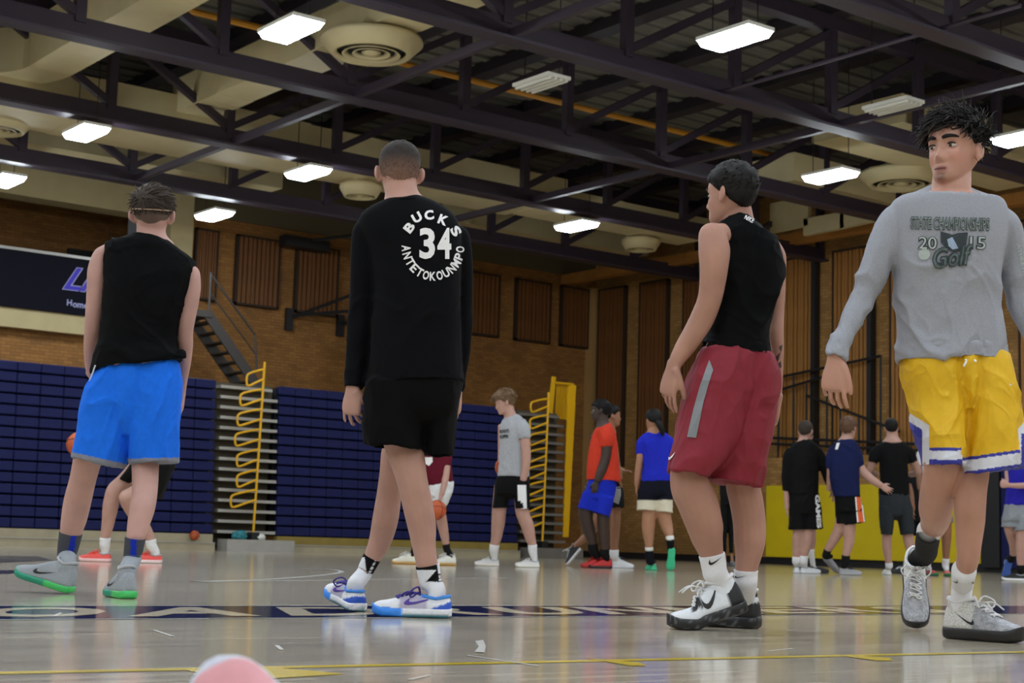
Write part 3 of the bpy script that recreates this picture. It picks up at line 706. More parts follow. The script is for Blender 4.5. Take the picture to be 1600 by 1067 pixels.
def hair_mesh(c, R, s=1.0, thick=.018, front=.055, side=.0, back=-.055, n_str=500, slen=.03, srad=.004, seed=1, comb=(0, .3, .3), curl=0.0, fuzz=.5, topbias=0.5, base=True, sidet=0.5, lift=.3, grav=.12, ymin=-1.0):
    """base shell over the skull plus tapered locks; hairline heights in head units"""
    rn = np.random.RandomState(seed); cc = np.array([0, -.012, .030]); rr = np.array([.0775, .0985, .0915])
    def hl(d):                        # hairline height by heading
        y = d[..., 1]; a = np.abs(d[..., 0])
        f_ = np.clip((y-.1)/.6, 0, 1); b_ = np.clip((-y-.0)/.5, 0, 1)
        h = side*(1-f_)*(1-b_)+front*f_+back*b_
        return h
    parts = []
    if base:
        nth, nph = 36, 56; v = []; f = []
        th = np.linspace(0.001, math.pi*.86, nth); ph = np.linspace(0, 2*math.pi, nph, endpoint=False)
        T, Pp = np.meshgrid(th, ph, indexing='ij')
        d = np.stack([np.sin(T)*np.cos(Pp), np.sin(T)*np.sin(Pp), np.cos(T)], -1)
        p = cc+d*rr; z = p[..., 2]; m = np.clip((z-hl(d))/.022, -1, 1)
        tt = thick*(sidet+(1-sidet)*np.clip((z-.02)/.06, 0, 1))
        ns = vnoise((d*7+seed).reshape(-1, 3)).reshape(z.shape)*.25+vnoise((d*19+seed).reshape(-1, 3)).reshape(z.shape)*.22*fuzz
        k = np.where(m > 0, np.sqrt(np.clip(m, 0, 1))*tt*(1+ns), m*.018)
        p = p+d*k[..., None]
        v = (np.asarray(c)+(p.reshape(-1, 3)*s)@R.T)
        f = [(i*nph+j, (i+1)*nph+j, (i+1)*nph+(j+1) % nph, i*nph+(j+1) % nph) for i in range(nth-1) for j in range(nph)]
        parts.append((v, f))
    cnt = 0
    while cnt < n_str:
        d = rn.randn(3); d /= np.linalg.norm(d); p = cc+d*rr
        if p[1] < ymin or p[2] < hl(d)+.004 or rn.rand() > topbias+(1-topbias)*np.clip((p[2]-.0)/.09, 0, 1): continue
        cnt += 1
        tloc = thick*(sidet+(1-sidet)*np.clip((p[2]-.02)/.06, 0, 1)); L = slen*(.6+.8*rn.rand())*(sidet+(1-sidet)*np.clip((p[2]-.0)/.06, 0, 1))
        cb = np.array(comb); tan = cb-d*(cb@d); sd = np.cross(d, tan+1e-6); sd /= np.linalg.norm(sd)+1e-9
        pts = []; q = p+d*tloc*.3; w = d*lift+tan+rn.randn(3)*.18*fuzz; ph0 = rn.rand()*6.28
        for i in range(6):
            pts.append(q.copy()); w = w*.9+tan*.35-np.array([0, 0, grav]) if i > 0 else w
            stp = w/np.linalg.norm(w)*L/5
            q = q+stp+curl*L*.5*(sd*math.sin(ph0+i*1.7)+d*math.cos(ph0+i*1.7)*.6)
            qq = (q-cc)/rr; l = np.linalg.norm(qq)
            if l < 1.02: q = cc+qq/l*1.02*rr
        v, f = tube(pts, [srad, srad*1.1, srad, srad*.85, srad*.6, srad*.15], 5)
        parts.append((np.asarray(c)+(np.array(v)*s)@R.T, f))
    return merge(parts)
def hand_parts(wr, d, nrm, thumb, s=1.0, curl=(20, 28, 25), tcurl=0.25, spread=0.17, curls=None, tout=0.7):
    """wr wrist, d finger direction, nrm out of the palm, thumb = towards the thumb side"""
    d = np.array(d, float); d /= np.linalg.norm(d); nrm = np.array(nrm, float); nrm -= d*(nrm@d); nrm /= np.linalg.norm(nrm)
    t = np.cross(d, nrm); t = t if t@np.array(thumb) > 0 else -t
    wr = np.array(wr, float); P = []
    C = [wr-d*.02*s, wr+d*.015*s, wr+d*.05*s, wr+d*.085*s, wr+d*.098*s]
    U = [t*.026*s, t*.031*s, t*.041*s, t*.042*s, t*.036*s]; V = [nrm*.020*s, nrm*.017*s, nrm*.016*s, nrm*.0135*s, nrm*.010*s]
    P.append(loft(C, U, V, 2.6, 16, 3))
    for k, (off, ln) in enumerate(((.0320, .072), (.0107, .081), (-.0107, .076), (-.0315, .060))):
        b = wr+d*(.088 if k < 3 else .078)*s+t*off*s; ang = 0; dd = d+t*off*spread*(30 if spread < .3 else 12)
        dd /= np.linalg.norm(dd); pts = [b-dd*.012*s, b]; q = b
        cu = curls[k] if curls else curl
        for j, fr in enumerate((.46, .30, .26)):
            ang += math.radians(cu[j]); w = dd*math.cos(ang)+nrm*math.sin(ang)
            q = q+w*ln*fr*.5*s; pts.append(q.copy()); q = q+w*ln*fr*.5*s; pts.append(q.copy())
        v, f = tube(pts, np.array([.0080, .0080, .0076, .0079, .0072, .0073, .0066, .0042])*s*(.86 if k == 3 else 1), 9); P.append((np.array(v), f))
    b = wr+d*.022*s+t*.026*s; w0 = d*.75+t*tout+nrm*tcurl; w0 /= np.linalg.norm(w0); w1 = d*1.0+t*tout*.35+nrm*(tcurl+.25); w1 /= np.linalg.norm(w1)
    pts = [b-w0*.02*s, b+w0*.012*s, b+w0*.04*s, b+w0*.046*s+w1*.012*s, b+w0*.046*s+w1*.032*s, b+w0*.046*s+w1*.05*s]
    v, f = tube(pts, np.array([.015, .0155, .0115, .0105, .0100, .0058])*s, 9); P.append((np.array(v), f))
    return P

# ---- shoes -----------------------------------------------------------------
T_ = np.array([0, .03, .10, .20, .32, .45, .58, .70, .82, .91, .95, .98, 1.0])
HWm = np.array([.022, .034, .041, .042, .041, .040, .046, .050, .049, .043, .036, .026, .009])
HT_LOW = np.array([.060, .078, .084, .079, .082, .088, .083, .073, .064, .060, .056, .050, .040])
HT_HI = np.array([.085, .118, .130, .132, .130, .118, .098, .080, .068, .061, .056, .050, .040])
def shoe(person, heel, ang, L=.30, high=False, pitch=0.0, bend=0.0, roll=0.0, cols=None, colfn=None, sole=None, solefn=None, lace=None, swoosh=None, lab=None, detail=True, lift=0.0, sole_h=.032, up_m=None, collar=None, cuff=None):
    """heel: ground point under the heel; ang: heading of the toe; pitch>0 toe up about the heel; bend>0 heel raised about the ball"""
    f3 = rotdir(ang); x3 = np.cross(f3, (0, 0, 1)); k = L/.30
    heel = np.array(heel, float)+np.array([0, 0, lift])
    def place(p):
        p = np.array(p, float)*k; xb = .205*k
        if bend:
            b = math.radians(bend); dx = np.clip(xb-p[:, 0], 0, None); w = np.clip(dx/(.04*k), 0, 1); bb = b*w
            x, z = p[:, 0]-xb, p[:, 2]; p = np.stack([xb+x*np.cos(bb)+z*np.sin(bb), p[:, 1], z*np.cos(bb)-x*np.sin(bb)], 1)
        if pitch:
            b = math.radians(pitch); x, z = p[:, 0], p[:, 2]; p = np.stack([x*math.cos(b)-z*math.sin(b), p[:, 1], x*math.sin(b)+z*math.cos(b)], 1)
            if pitch < 0: p[:, 2] -= min(0, L*math.sin(b))*1.0; 
        if roll:
            b = math.radians(roll); y, z = p[:, 1], p[:, 2]; p = np.stack([p[:, 0], y*math.cos(b)-z*math.sin(b), y*math.sin(b)+z*math.cos(b)], 1)
        return heel+p[:, :1]*f3+p[:, 1:2]*x3+p[:, 2:3]*np.array([0, 0, 1.0])
    tt = np.concatenate([.06*(1-np.cos(np.linspace(0, math.pi/2, 7))), np.linspace(.06, .9, 23)[1:-1], .9+.1*np.sin(np.linspace(0, math.pi/2, 12))]); hw = np.interp(tt, T_, HWm); ht = np.interp(tt, T_, HT_HI if high else HT_LOW)
    for _ in range(1): hw[1:-1] = (hw[:-2]+2*hw[1:-1]+hw[2:])/4; ht[1:-1] = (ht[:-2]+2*ht[1:-1]+ht[2:])/4
    sh = sole_h; so = sh-.006+.014*np.clip((tt-.8)/.2, 0, 1)**2
    na = 22; v = []; a = np.linspace(0, math.pi, na)
    for i in range(40):
        yy = np.sign(np.cos(a))*np.abs(np.cos(a))**.75*hw[i]*(1-.14*np.sin(a)**2*np.clip((.5-tt[i])/.1, 0, 1)); zz = so[i]+np.sin(a)**.85*max(ht[i]-so[i], .006)
        for j in range(na): v.append((tt[i]*.30, yy[j], zz[j]))
    V0 = np.array(v); f = [(i*na+j, i*na+j+1, (i+1)*na+j+1, (i+1)*na+j) for i in range(39) for j in range(na-1)]
    f += [(i*na+na-1, i*na, (i+1)*na, (i+1)*na+na-1) for i in range(39)]
    f += [tuple(range(na))[::-1], tuple(39*na+j for j in range(na))]
    me = bpy.data.meshes.new('shoe'); P = place(V0); me.from_pydata([tuple(map(float, q)) for q in P], [], f); me.update()
    at = me.color_attributes.new('Col', 'FLOAT_COLOR', 'POINT')
    cv = np.tile(np.array(cols[:3], float), (len(V0), 1))
    if colfn: cv = colfn(V0[:, 0]/.30, V0[:, 1], V0[:, 2], cv)
    at.data.foreach_set('color', np.hstack([cv, np.ones((len(V0), 1))]).astype(np.float32).ravel())
    up = link_mesh('shoe', me, up_m or mat('shoe_upper', (1, 1, 1, 1), .55, .05, 60, attr=True, bump=.15, bscale=400), person, True)
    if lab: up['label'] = lab
    bv = bvh(me)
    # sole
    ns = 26; v = []; a = np.linspace(0, 2*math.pi, ns, endpoint=False)
    for i in range(40):
        w = hw[i]*1.04+.003; zb = .0+.016*np.clip((tt[i]-.82)/.18, 0, 1)**2+.008*np.clip((.06-tt[i])/.06, 0, 1)**1.5; zt = so[i]+.010; zm = (zb+zt)/2; hz = (zt-zb)/2
        c_, s_ = np.cos(a), np.sin(a); yy = np.sign(c_)*np.abs(c_)**.45*w; zz = zm+np.sign(s_)*np.abs(s_)**.45*hz
        for j in range(ns): v.append((tt[i]*.303-.002, yy[j], zz[j]))
    S0 = np.array(v); f = [(i*ns+j, i*ns+(j+1) % ns, (i+1)*ns+(j+1) % ns, (i+1)*ns+j) for i in range(39) for j in range(ns)]
    f += [tuple(range(ns))[::-1], tuple(39*ns+j for j in range(ns))]
    me2 = bpy.data.meshes.new('sole'); me2.from_pydata([tuple(map(float, q)) for q in place(S0)], [], f); me2.update()
    at = me2.color_attributes.new('Col', 'FLOAT_COLOR', 'POINT'); cv = np.tile(np.array((sole if sole is not None else cols)[:3], float), (len(S0), 1))
    if solefn: cv = solefn(S0[:, 0]/.30, S0[:, 1], S0[:, 2], cv)
    at.data.foreach_set('color', np.hstack([cv, np.ones((len(S0), 1))]).astype(np.float32).ravel())
    link_mesh('sole', me2, mat('shoe_sole', (1, 1, 1, 1), .45, .08, 90, attr=True), up, True)
    def surf(x, y, top=.2, off=.003):   # point on the upper above local (x, y)
        o = place(np.array([[x, y, top]]))[0]; o2 = place(np.array([[x, y, 0.0]]))[0]; h = bv.ray_cast(Vector(o), Vector(o2-o))
        if h[0] is None: return place(np.array([[x, y, .06]]))[0]
        return np.array(h[0])+np.array(h[1])*off*np.sign(np.array(h[1])@(o-o2))
    if detail:
        cx_, rx_, ry_ = (.060, .053, .033) if not high else (.060, .050, .034)
        tp = np.interp(cx_/.30, T_, HT_HI if high else HT_LOW)
        ring = [place(np.array([[cx_+rx_*math.cos(q), ry_*math.sin(q), tp-.002+(.012 if high else .006)*abs(math.cos(q))-.004*(1-abs(math.cos(q)))]]))[0] for q in np.linspace(0, 2*math.pi, 25)]
        zc = [.045, .075, tp-.018, tp-.002] if high else [.04, .06, tp-.012, tp-.004]; cf = []
        Cc = place(np.array([[cx_, 0, q] for q in zc])); ax_ = place(np.array([[cx_+.01, 0, q] for q in zc]))-Cc; ax_ /= np.linalg.norm(ax_, axis=1)[:, None]; ay_ = place(np.array([[cx_, .01, q] for q in zc]))-Cc; ay_ /= np.linalg.norm(ay_, axis=1)[:, None]
        cvx = loft(Cc, ax_*np.array([[rx_*1.06], [rx_*1.05], [rx_*1.02], [rx_]])*k, ay_*np.array([[ry_*1.12], [ry_*1.1], [ry_*1.04], [ry_]])*k, 2.2, 28, 3, None, (False, False))
        mc = bpy.data.meshes.new('cuff'); mc.from_pydata([tuple(map(float, q)) for q in cvx[0]], [], cvx[1]); mc.update()
        pc = np.tile(np.array((cuff if cuff is not None else cols)[:3], float), (len(cvx[0]), 1)); at = mc.color_attributes.new('Col', 'FLOAT_COLOR', 'POINT'); at.data.foreach_set('color', np.hstack([pc, np.ones((len(pc), 1))]).astype(np.float32).ravel())
        link_mesh('cuff', mc, up_m or MATS['shoe_upper'], up, True)
        MB().tube(ring, .0065*k, 8).build('collar', collar or mat('shoe_collar_grey', rgb(170, 172, 178), .8), up, True)
    if detail and lace is not None:
        mb = MB(); xs = np.linspace(.40, .68, 6)*.30
        for i, x in enumerate(xs):
            w = .018+.004*(i/5)
            pts = [surf(x, -w), surf(x+.006, -w*.4, off=.006), surf(x+.012*(-1 if i % 2 else 1), w*.4, off=.006), surf(x, w)]
            mb.tube(smooth_path(pts, 3), .0033*k, 6)
            if i < 5: mb.tube(smooth_path([surf(x, w), surf((x+xs[i+1])/2, 0, off=.008), surf(xs[i+1], -w)], 3), .0033*k, 6)
        top = surf(.40*.30, 0, off=.004); upv = np.array([0, 0, 1.0])
        for q in (-1, 1):
            lp = [top, top+x3*q*.03*k+upv*.025*k+f3*.01*k, top+x3*q*.055*k+upv*.01*k+f3*.035*k, top+x3*q*.04*k-upv*.012*k+f3*.035*k, top+x3*q*.01*k+f3*.012*k]
            mb.tube(smooth_path(lp, 5), .0031*k, 6)
            mb.tube(smooth_path([top, top+x3*q*.02*k+f3*.05*k+upv*.006*k, top+x3*q*.035*k+f3*.085*k-upv*.018*k], 4), .003*k, 6)
        mb.build('laces', lace, up, True)
    if swoosh:
        m_, xh, zc, ln, hh, rot, sides = swoosh          # hook x fraction, height, length, height, tilt, sides
        for sd in sides:
            pv, pf = poly_mesh(SWOOSH); c_, s_ = math.cos(rot), math.sin(rot); out = []
            pv2 = []
            bm = bmesh.new(); vs = [bm.verts.new((p[0], p[1], 0)) for p in pv]
            for q in pf:
                try: bm.faces.new([vs[i] for i in q])
                except ValueError: pass
            bmesh.ops.subdivide_edges(bm, edges=bm.edges[:], cuts=2, use_grid_fill=True); bmesh.ops.triangulate(bm, faces=bm.faces[:]); bm.verts.index_update()
            pv = np.array([q.co[:2] for q in bm.verts]); pf = [tuple(w.index for w in q.verts) for q in bm.faces]; bm.free()
            for p in pv:
                X = (xh*.30)-(p[0]*ln*c_-p[1]*hh*s_); Z = zc+(p[0]*ln*s_+p[1]*hh*c_)
                o = place(np.array([[X, sd*.15, Z]]))[0]; o2 = place(np.array([[X, 0, Z]]))[0]; h = bv.ray_cast(Vector(o), Vector(o2-o))
                out.append(np.array(h[0])+(o-o2)/np.linalg.norm(o-o2)*.0025 if h[0] is not None else place(np.array([[X, sd*.03, Z]]))[0])
            mesh_obj('logo_mark', out, pf, m_, up, True)
    up['_k'] = 1; del up['_k']
    return up, place

def sock(person, pts, D, z, colfn=None, m=None, name='sock', ratio=1.0, lab=None, e=2.0, res=(52, 11)):
    v, f = limb(pts, D, z, ratio, e, res[0], res[1], hem=None, dome=(False, False))
    me = bpy.data.meshes.new(name); me.from_pydata([tuple(map(float, q)) for q in v], [], f); me.update()
    if colfn: paint(me, colfn)
    o = link_mesh(name, me, m, person, True)
    if lab: o['label'] = lab
    return o

def cloth(person, name, parts, vox, m, wr=None, smooth=4, lab=None, colfn=None):
    me = remesh(parts, vox, smooth)
    if wr:
        P, N = get(me); P = P+N*wr(P)[:, None]; put(me, P)
    if colfn: paint(me, colfn)
    o = link_mesh(name, me, m, person, True)
    if lab: o['label'] = lab
    return o, me
def wrinkles(amp, f1=(9, 9, 5), seed=0, amp2=None, f2=(30, 30, 14), tilt=.35, mask=None):
    """soft folds: warped, ridged noise stretched along the drape"""
    amp2 = amp*.3 if amp2 is None else amp2
    f1 = np.array(f1, float); f2 = np.array(f2, float)
    M = np.array([[1, .25, tilt], [-.2, 1, -tilt], [-tilt, .2, 1]])
    def w(P):
        q = P@M; wv = np.stack([vnoise(q*4+11, seed+1), vnoise(q*4+37, seed+2), vnoise(q*4+71, seed+3)], 1)
        n1 = vnoise(q*f1+wv*.9+seed*3.1, seed); n2 = vnoise(q*f1*1.9+wv*1.2+seed, seed+7)
        r1 = (1-np.abs(n1)*1.6)**3; r1 = np.clip(r1, -.2, 1); r2 = np.clip((1-np.abs(n2)*1.6)**3, -.2, 1)
        n3 = vnoise(q*f1*3.7+wv*1.5+seed*2, seed+9); r3 = np.clip((1-np.abs(n3)*1.6)**3, -.2, 1)
        h = amp*(r1-.35)+amp*.5*(r2-.35)+amp*.26*(r3-.35)+amp2*vnoise(q*f2+seed*1.7, seed+5)
        return h*mask(P) if mask else h
    return w
def cv(pts, za, zb, k=1.0):
    return [((za(x, y)[0]-zb.o[0])*zb.k, (za(x, y)[1]-zb.o[1])*zb.k, w*zb.k/za.k*k, d) for x, y, w, d in pts]
def ank(place, D, z, wm=.072, low=.055, hi=.10):
    """points for a leg or sock running down into a shoe"""
    out = []
    for x, h, k in ((.058, hi, 1.0), (.064, low, .92)):
        P = place(np.array([[x, 0, h]]))[0]; px = proj(P); dd = depth(P); out.append(((px[0]-z.o[0])*z.k, (px[1]-z.o[1])*z.k, wm*k*FPX/dd*z.k, dd-D))
    return out
def decal(person, name, v2, f, bv, m, off=.0025, sub=0):
    """lay a flat print (given where it shows) onto a garment surface"""
    if sub:
        bm = bmesh.new(); vs = [bm.verts.new((p[0], p[1], 0)) for p in v2]
        for q in f:
            try: bm.faces.new([vs[i] for i in q])
            except ValueError: pass
        bmesh.ops.subdivide_edges(bm, edges=[e_ for e_ in bm.edges if e_.calc_length() > sub], cuts=2, use_grid_fill=True); bmesh.ops.triangulate(bm, faces=bm.faces[:]); bm.verts.index_update()
        v2 = np.array([q.co[:2] for q in bm.verts]); f = [tuple(w.index for w in q.verts) for q in bm.faces]; bm.free()
    out = []; ok = []
    for x, y in v2:
        d = ray(x, y); d = d/np.linalg.norm(d); h = bv.ray_cast(Vector(CAM), Vector(d))
        ok.append(h[0] is not None); n = np.array(h[1]) if h[0] is not None else None
        if n is not None and n@d > 0: n = -n
        out.append(np.array(h[0])+n*off-d*.001 if h[0] is not None else np.zeros(3))
    f = [q for q in f if all(ok[i] for i in q)]
    used = sorted({i for q in f for i in q}); ix = {i: k for k, i in enumerate(used)}
    if not f: return None
    return mesh_obj(name, [out[i] for i in used], [tuple(ix[i] for i in q) for q in f], m, person)
def text_px(s, x, y, h, w=None, rot=0.0, bold=.02, shear=0.0):
    """text laid in photo pixels: centre (x, y), height h, width w"""
    v, f, sz = text_mesh(s, bold, shear); k = np.array([(w/sz[0]) if w else h/sz[1], h/sz[1]]); v = v*k
    c, s_ = math.cos(rot), math.sin(rot); v = v@np.array([[c, s_], [-s_, c]])
    return np.stack([x+v[:, 0], y-v[:, 1]], 1), f
def swoosh_px(x, y, w, h, rot=0.0, flip=False):
    p = np.array(SWOOSH)*np.array([w, h/.44]); p[:, 0] = w-p[:, 0] if flip else p[:, 0]
    c, s_ = math.cos(rot), math.sin(rot); p = p@np.array([[c, s_], [-s_, c]]); p = np.stack([x+p[:, 0], y-p[:, 1]], 1)
    return poly_mesh(p)
def eye(person, c, R, s, q, look=0.0):
    p = np.asarray(c)+R@(np.array((q*.0325, .0690, .004))*s)
    v, f = ellipsoid(p, np.array((.0140, .0115, .0062))*s, R, 14, 9); e_ = mesh_obj('eye', v, f, mat('eye_white', rgb(196, 188, 180), .25), person, True)
    d = R@np.array([look, 1, -.05]); d /= np.linalg.norm(d); Q = frame(d)
    v, f = ellipsoid(p+d*.0095*s, np.array((.0060, .0030, .0056))*s, Q, 12, 8); mesh_obj('iris', v, f, mat('iris_dark', rgb(40, 28, 22), .2), e_, True)
SKIN = {}
def skin(name, c): return mat('skin_'+name, c, .55, .09, 9, bump=.12, bscale=160, sss=.06, spec=.35)
# ================================================================== the four near players
def inset(rs, k=.82, kd=.8):
    out = []
    for xl, yl, xr, yr, dz, hd, *_ in rs:
        cx, cy = (xl+xr)/2, (yl+yr)/2; out.append((cx+(xl-cx)*k, cy+(yl-cy)*k, cx+(xr-cx)*k, cy+(yr-cy)*k, dz, hd*kd))
    return out
def fd(px, py): return float(depth(onz(px, py)))
M_black = mat('black_jersey', rgb(7, 8, 10), .85, .08, 30, bump=.25, bscale=500, spec=.12)
M_blackL = mat('black_longsleeve', rgb(8, 9, 13), .85, .08, 30, bump=.25, bscale=500, spec=.12)
M_blks = mat('black_shorts', rgb(7, 7, 8), .85, .08, 30, spec=.12)
M_attr = mat('painted_cloth', (1, 1, 1, 1), .85, .05, 40, attr=True, bump=.2, bscale=500, spec=.15)
M_print = mat('white_print', rgb(236, 236, 238), .6)
M_hairbr = mat('brown_hair', rgb(58, 48, 41), .65, .3, 90, spec=.25)
M_hairdk = mat('dark_hair', rgb(15, 13, 13), .6, .3, 90, spec=.25)
M_hairlt = mat('light_brown_hair', rgb(110, 84, 56), .55, .3, 90)
M_hairfd = mat('fade_hair', rgb(58, 50, 46), .7, .2, 120, attr=True, spec=.2)
M_lwhite = mat('white_lace', rgb(225, 225, 228), .7); M_lpur = mat('purple_lace', rgb(48, 34, 130), .6)
M_mark = mat('black_mark', rgb(22, 22, 24), .5)
def C3(r, g, b): return np.array(rgb(r, g, b)[:3])
def person(foot, lab): return empty('person', (foot[0], foot[1], 0), lab, 'person')
def hair_obj(p, m, *a, fade=None, **k):
    v, f = hair_mesh(*a, **k); o = mesh_obj('hair', v, f, m, p, True)
    if fade:
        c, R, s, top, skinc, z0, z1 = fade
        def fn(P):
            q = (P-np.asarray(c))@R/s; t_ = np.clip((q[:, 2]-z0)/(z1-z0), 0, 1)[:, None]; return np.asarray(skinc)*(1-t_)+np.asarray(top)*t_
        paint(o.data, fn)
    return o

# ---------------------------------------------------------------- player in blue shorts (left)
def build_p1():
    z1, z2 = Zm(80, 270, 3.138), Zm(40, 560, 2.737)
    hl_, hr_ = onz(106, 926), onz(200, 934); D = (depth(hl_)+depth(hr_))/2; dl, dr = depth(hl_)-D, depth(hr_)-D
    p = person((hl_+hr_)/2, 'player in black sleeveless shirt and bright blue shorts seen from behind')
    gcol = rgb(150, 156, 164); teal, lime = C3(30, 150, 120), C3(70, 200, 90)
    def solf(t_, y, z, c): m_ = ((t_ < .42)*1.0)[:, None]; return np.where(z[:, None] > .02, teal, teal*.8)*(1-m_*.75)+lime*m_*.75
    knit = mat('grey_knit', rgb(150, 156, 164), .8, .12, 220, attr=True, bump=.5, bscale=260)
    _, pA = shoe(p, onz(108, 928)+rotdir(150)*-.01, 165, .31, True, pitch=14, cols=gcol, solefn=solf, sole=lime, swoosh=(M_mark, .64, .046, .12, .06, .12, (-1, 1)), up_m=knit, lab='grey knit high-top shoe with green sole')
    _, pB = shoe(p, onz(201, 936), 118, .31, True, cols=gcol, solefn=solf, sole=lime, swoosh=(M_mark, .66, .046, .11, .055, .1, (-1, 1)), up_m=knit, lab='grey knit high-top shoe with green sole')
    R = frame(rotdir(95)); hc = W(*z1(497, 212), D); s = 1.06
    sh = [(425, 292, 556, 316, .0, .06), (335, 316, 628, 368, -.01, .085), (264, 342, 692, 425, 0, .10), (262, 390, 704, 470, .0, .112), (264, 450, 700, 530, .0, .125), (262, 520, 680, 600, 0, .13), (258, 620, 650, 690, 0, .13), (250, 730, 625, 780, 0, .128), (230, 840, 622, 850, 0, .13), (208, 920, 640, 885, 0, .14), (192, 984, 640, 918, 0, .145)]
    la = [(285, 372, 60, 0), (246, 400, 76, 0), (226, 470, 92, 0), (220, 540, 90, 0), (213, 640, 84, .01), (205, 720, 80, .02), (201, 780, 78, .04), (192, 850, 66, .09), (188, 930, 50, .15), (196, 985, 44, .20)]
    ra = [(650, 470, 66, 0), (690, 490, 74, 0), (694, 545, 80, 0), (684, 620, 84, 0), (668, 710, 80, .01), (658, 780, 76, .03), (660, 850, 70, .06), (655, 940, 58, .12), (645, 1020, 46, .17), (638, 1080, 42, .2)]
    body = head_parts(hc, R, s, ears=1.7)
    body.append(limb([(490, 200, 128, 0), (490, 262, 140, 0), (490, 305, 150, 0), (490, 350, 230, 0)], D, z1, .95, n=24))
    body.append(rows(inset(sh[2:], .86, .8), D, z1, sub=2))
    body += [limb(la, D, z1), limb(ra, D, z1)]
    wl = W(*z1(196, 985), D+.2); wr = W(*z1(640, 1075), D+.2)
    body += hand_parts(wl, -CU*.8+CR*.5+FH*.3, CR, FH, 1.0); body += hand_parts(wr, -CU*1.0-CR*.12+FH*.1, -CR, FH, 1.0, curl=(10, 15, 15))
    body.append(rows([(345, 0, 625, 0, 0, .08), (330, 120, 620, 110, 0, .085), (330, 200, 600, 200, 0, .08)], D, z2, sub=2))
    body.append(limb([(330, 150, 150, 0), (300, 300, 140, 0), (272, 400, 126, 0), (262, 445, 120, dl*.1), (243, 525, 112, dl*.4), (222, 610, 116, dl*.7), (206, 690, 108, dl*.85), (192, 752, 88, dl), (180, 826, 60, dl)]+ank(pA, D, z2, .056), D, z2))
    body.append(limb([(560, 150, 150, 0), (535, 300, 140, 0), (516, 400, 122, 0), (512, 460, 116, dr*.1), (510, 560, 110, dr*.4), (499, 640, 108, dr*.7), (482, 710, 94, dr*.85), (469, 772, 78, dr), (456, 838, 56, dr)]+ank(pB, D, z2, .056), D, z2))
    link_mesh('body', remesh(body, .0062, 4), skin('pale', rgb(192, 150, 141)), p, True)
    hair_obj(p, M_hairbr, hc, R, s, thick=.020, front=.05, side=.022, back=-.002, n_str=900, slen=.05, srad=.0035, seed=3, comb=(.5, .8, -.1), curl=.06, fuzz=.6, sidet=.4, lift=.22, grav=.1)
    hair_obj(p, mat('cropped_hair', rgb(92, 74, 66), .7, .15, 150), hc, R, s, thick=.004, front=-.3, side=-.005, back=-.062, n_str=0, seed=5, fuzz=.2).name = 'cropped_nape'
    hb = [hc+R@(np.array((.089*math.sin(a), -.018-.098*math.cos(a), .022-.016*math.cos(a)))*s) for a in np.linspace(-1.25, 1.25, 17)]
    MB().tube(hb, .0035, 6).build('headband', mat('tan_headband', rgb(164, 138, 116), .6), p, True)
    cloth(p, 'shirt', [rows(sh, D, z1, hem=(.016, .05)), limb([(628, 872, 40, -.05), (640, 890, 50, -.05), (642, 905, 40, -.05)], D, z1)], .007, M_black, wrinkles(.011, (4, 4, 5), 2, .0015, tilt=.7), 3)
    hems = {}
    L_ = [(330, 10, 500, 0, 0, .09), (292, 62, 490, 50, 0, .115), (255, 130, 480, 125, 0, .13), (236, 200, 470, 205, 0, .135), (223, 290, 462, 300, 0, .135), (212, 360, 448, 385, 0, .135), (203, 424, 421, 471, 0, .135)]
    R_ = [(440, 0, 640, -10, 0, .09), (430, 50, 658, 35, 0, .115), (424, 125, 665, 110, 0, .13), (430, 205, 664, 190, 0, .135), (438, 300, 660, 290, 0, .135), (446, 380, 656, 372, 0, .135), (452, 450, 653, 446, 0, .135)]
    hlz = [(W(*z2(312, 447), D), W(*z2(203, 424), D), W(*z2(421, 471), D)), (W(*z2(552, 448), D), W(*z2(452, 450), D), W(*z2(653, 446), D))]
    def colf(P):
        px = proj(P); zx = (px[:, 0]-40)*2.737; zy = (px[:, 1]-560)*2.737
        c = np.tile(C3(30, 112, 236), (len(P), 1))
        left = zx < 436+ (zy-300)*0
        hy = np.where(left, 424+(zx-203)*(47/218), 450-(zx-452)*.02)
        # hem band: by height above the hem of that leg
        c[zy > hy-22] = C3(132, 134, 146); return c
    cloth(p, 'shorts', [rows([(370, 5, 570, -5, 0, .10), (350, 60, 560, 45, 0, .13), (360, 150, 550, 140, 0, .14), (380, 240, 530, 235, 0, .132), (410, 330, 490, 330, 0, .10)], D, z2), rows(L_, D, z2, dome=(True, False)), rows(R_, D, z2, dome=(True, False))], .0050, M_attr, wrinkles(.009, (7, 7, 2), 4, .001, (24, 24, 8), .2), 4, colfn=colf)
    MB().tube([W(*z2(298, 30), D-.10), W(*z2(280, 80), D-.08), W(*z2(258, 135), D-.05)], .004, 6).build('piping', M_print, p)
    gr = C3(72, 74, 82)
    def sc(cx0, cx1):
        def fn(P):
            px = proj(P); zx = (px[:, 0]-40)*2.737; zy = (px[:, 1]-560)*2.737; c = np.tile(gr, (len(P), 1)); t_ = (zx-(cx0+(cx1-cx0)*(zy-755)/70)); c[np.abs(t_) < 13] = C3(28, 50, 170); return c
        return fn
    sock(p, [(193, 748, 98, dl), (188, 775, 94, dl), (183, 800, 90, dl), (178, 826, 84, dl), (172, 850, 74, dl)], D, z2, sc(205, 195), M_attr, lab='charcoal sock with a blue stripe')
    sock(p, [(469, 768, 88, dr), (465, 795, 84, dr), (461, 820, 80, dr), (456, 842, 74, dr), (450, 860, 66, dr)], D, z2, sc(463, 461), M_attr, lab='charcoal sock with a blue stripe')
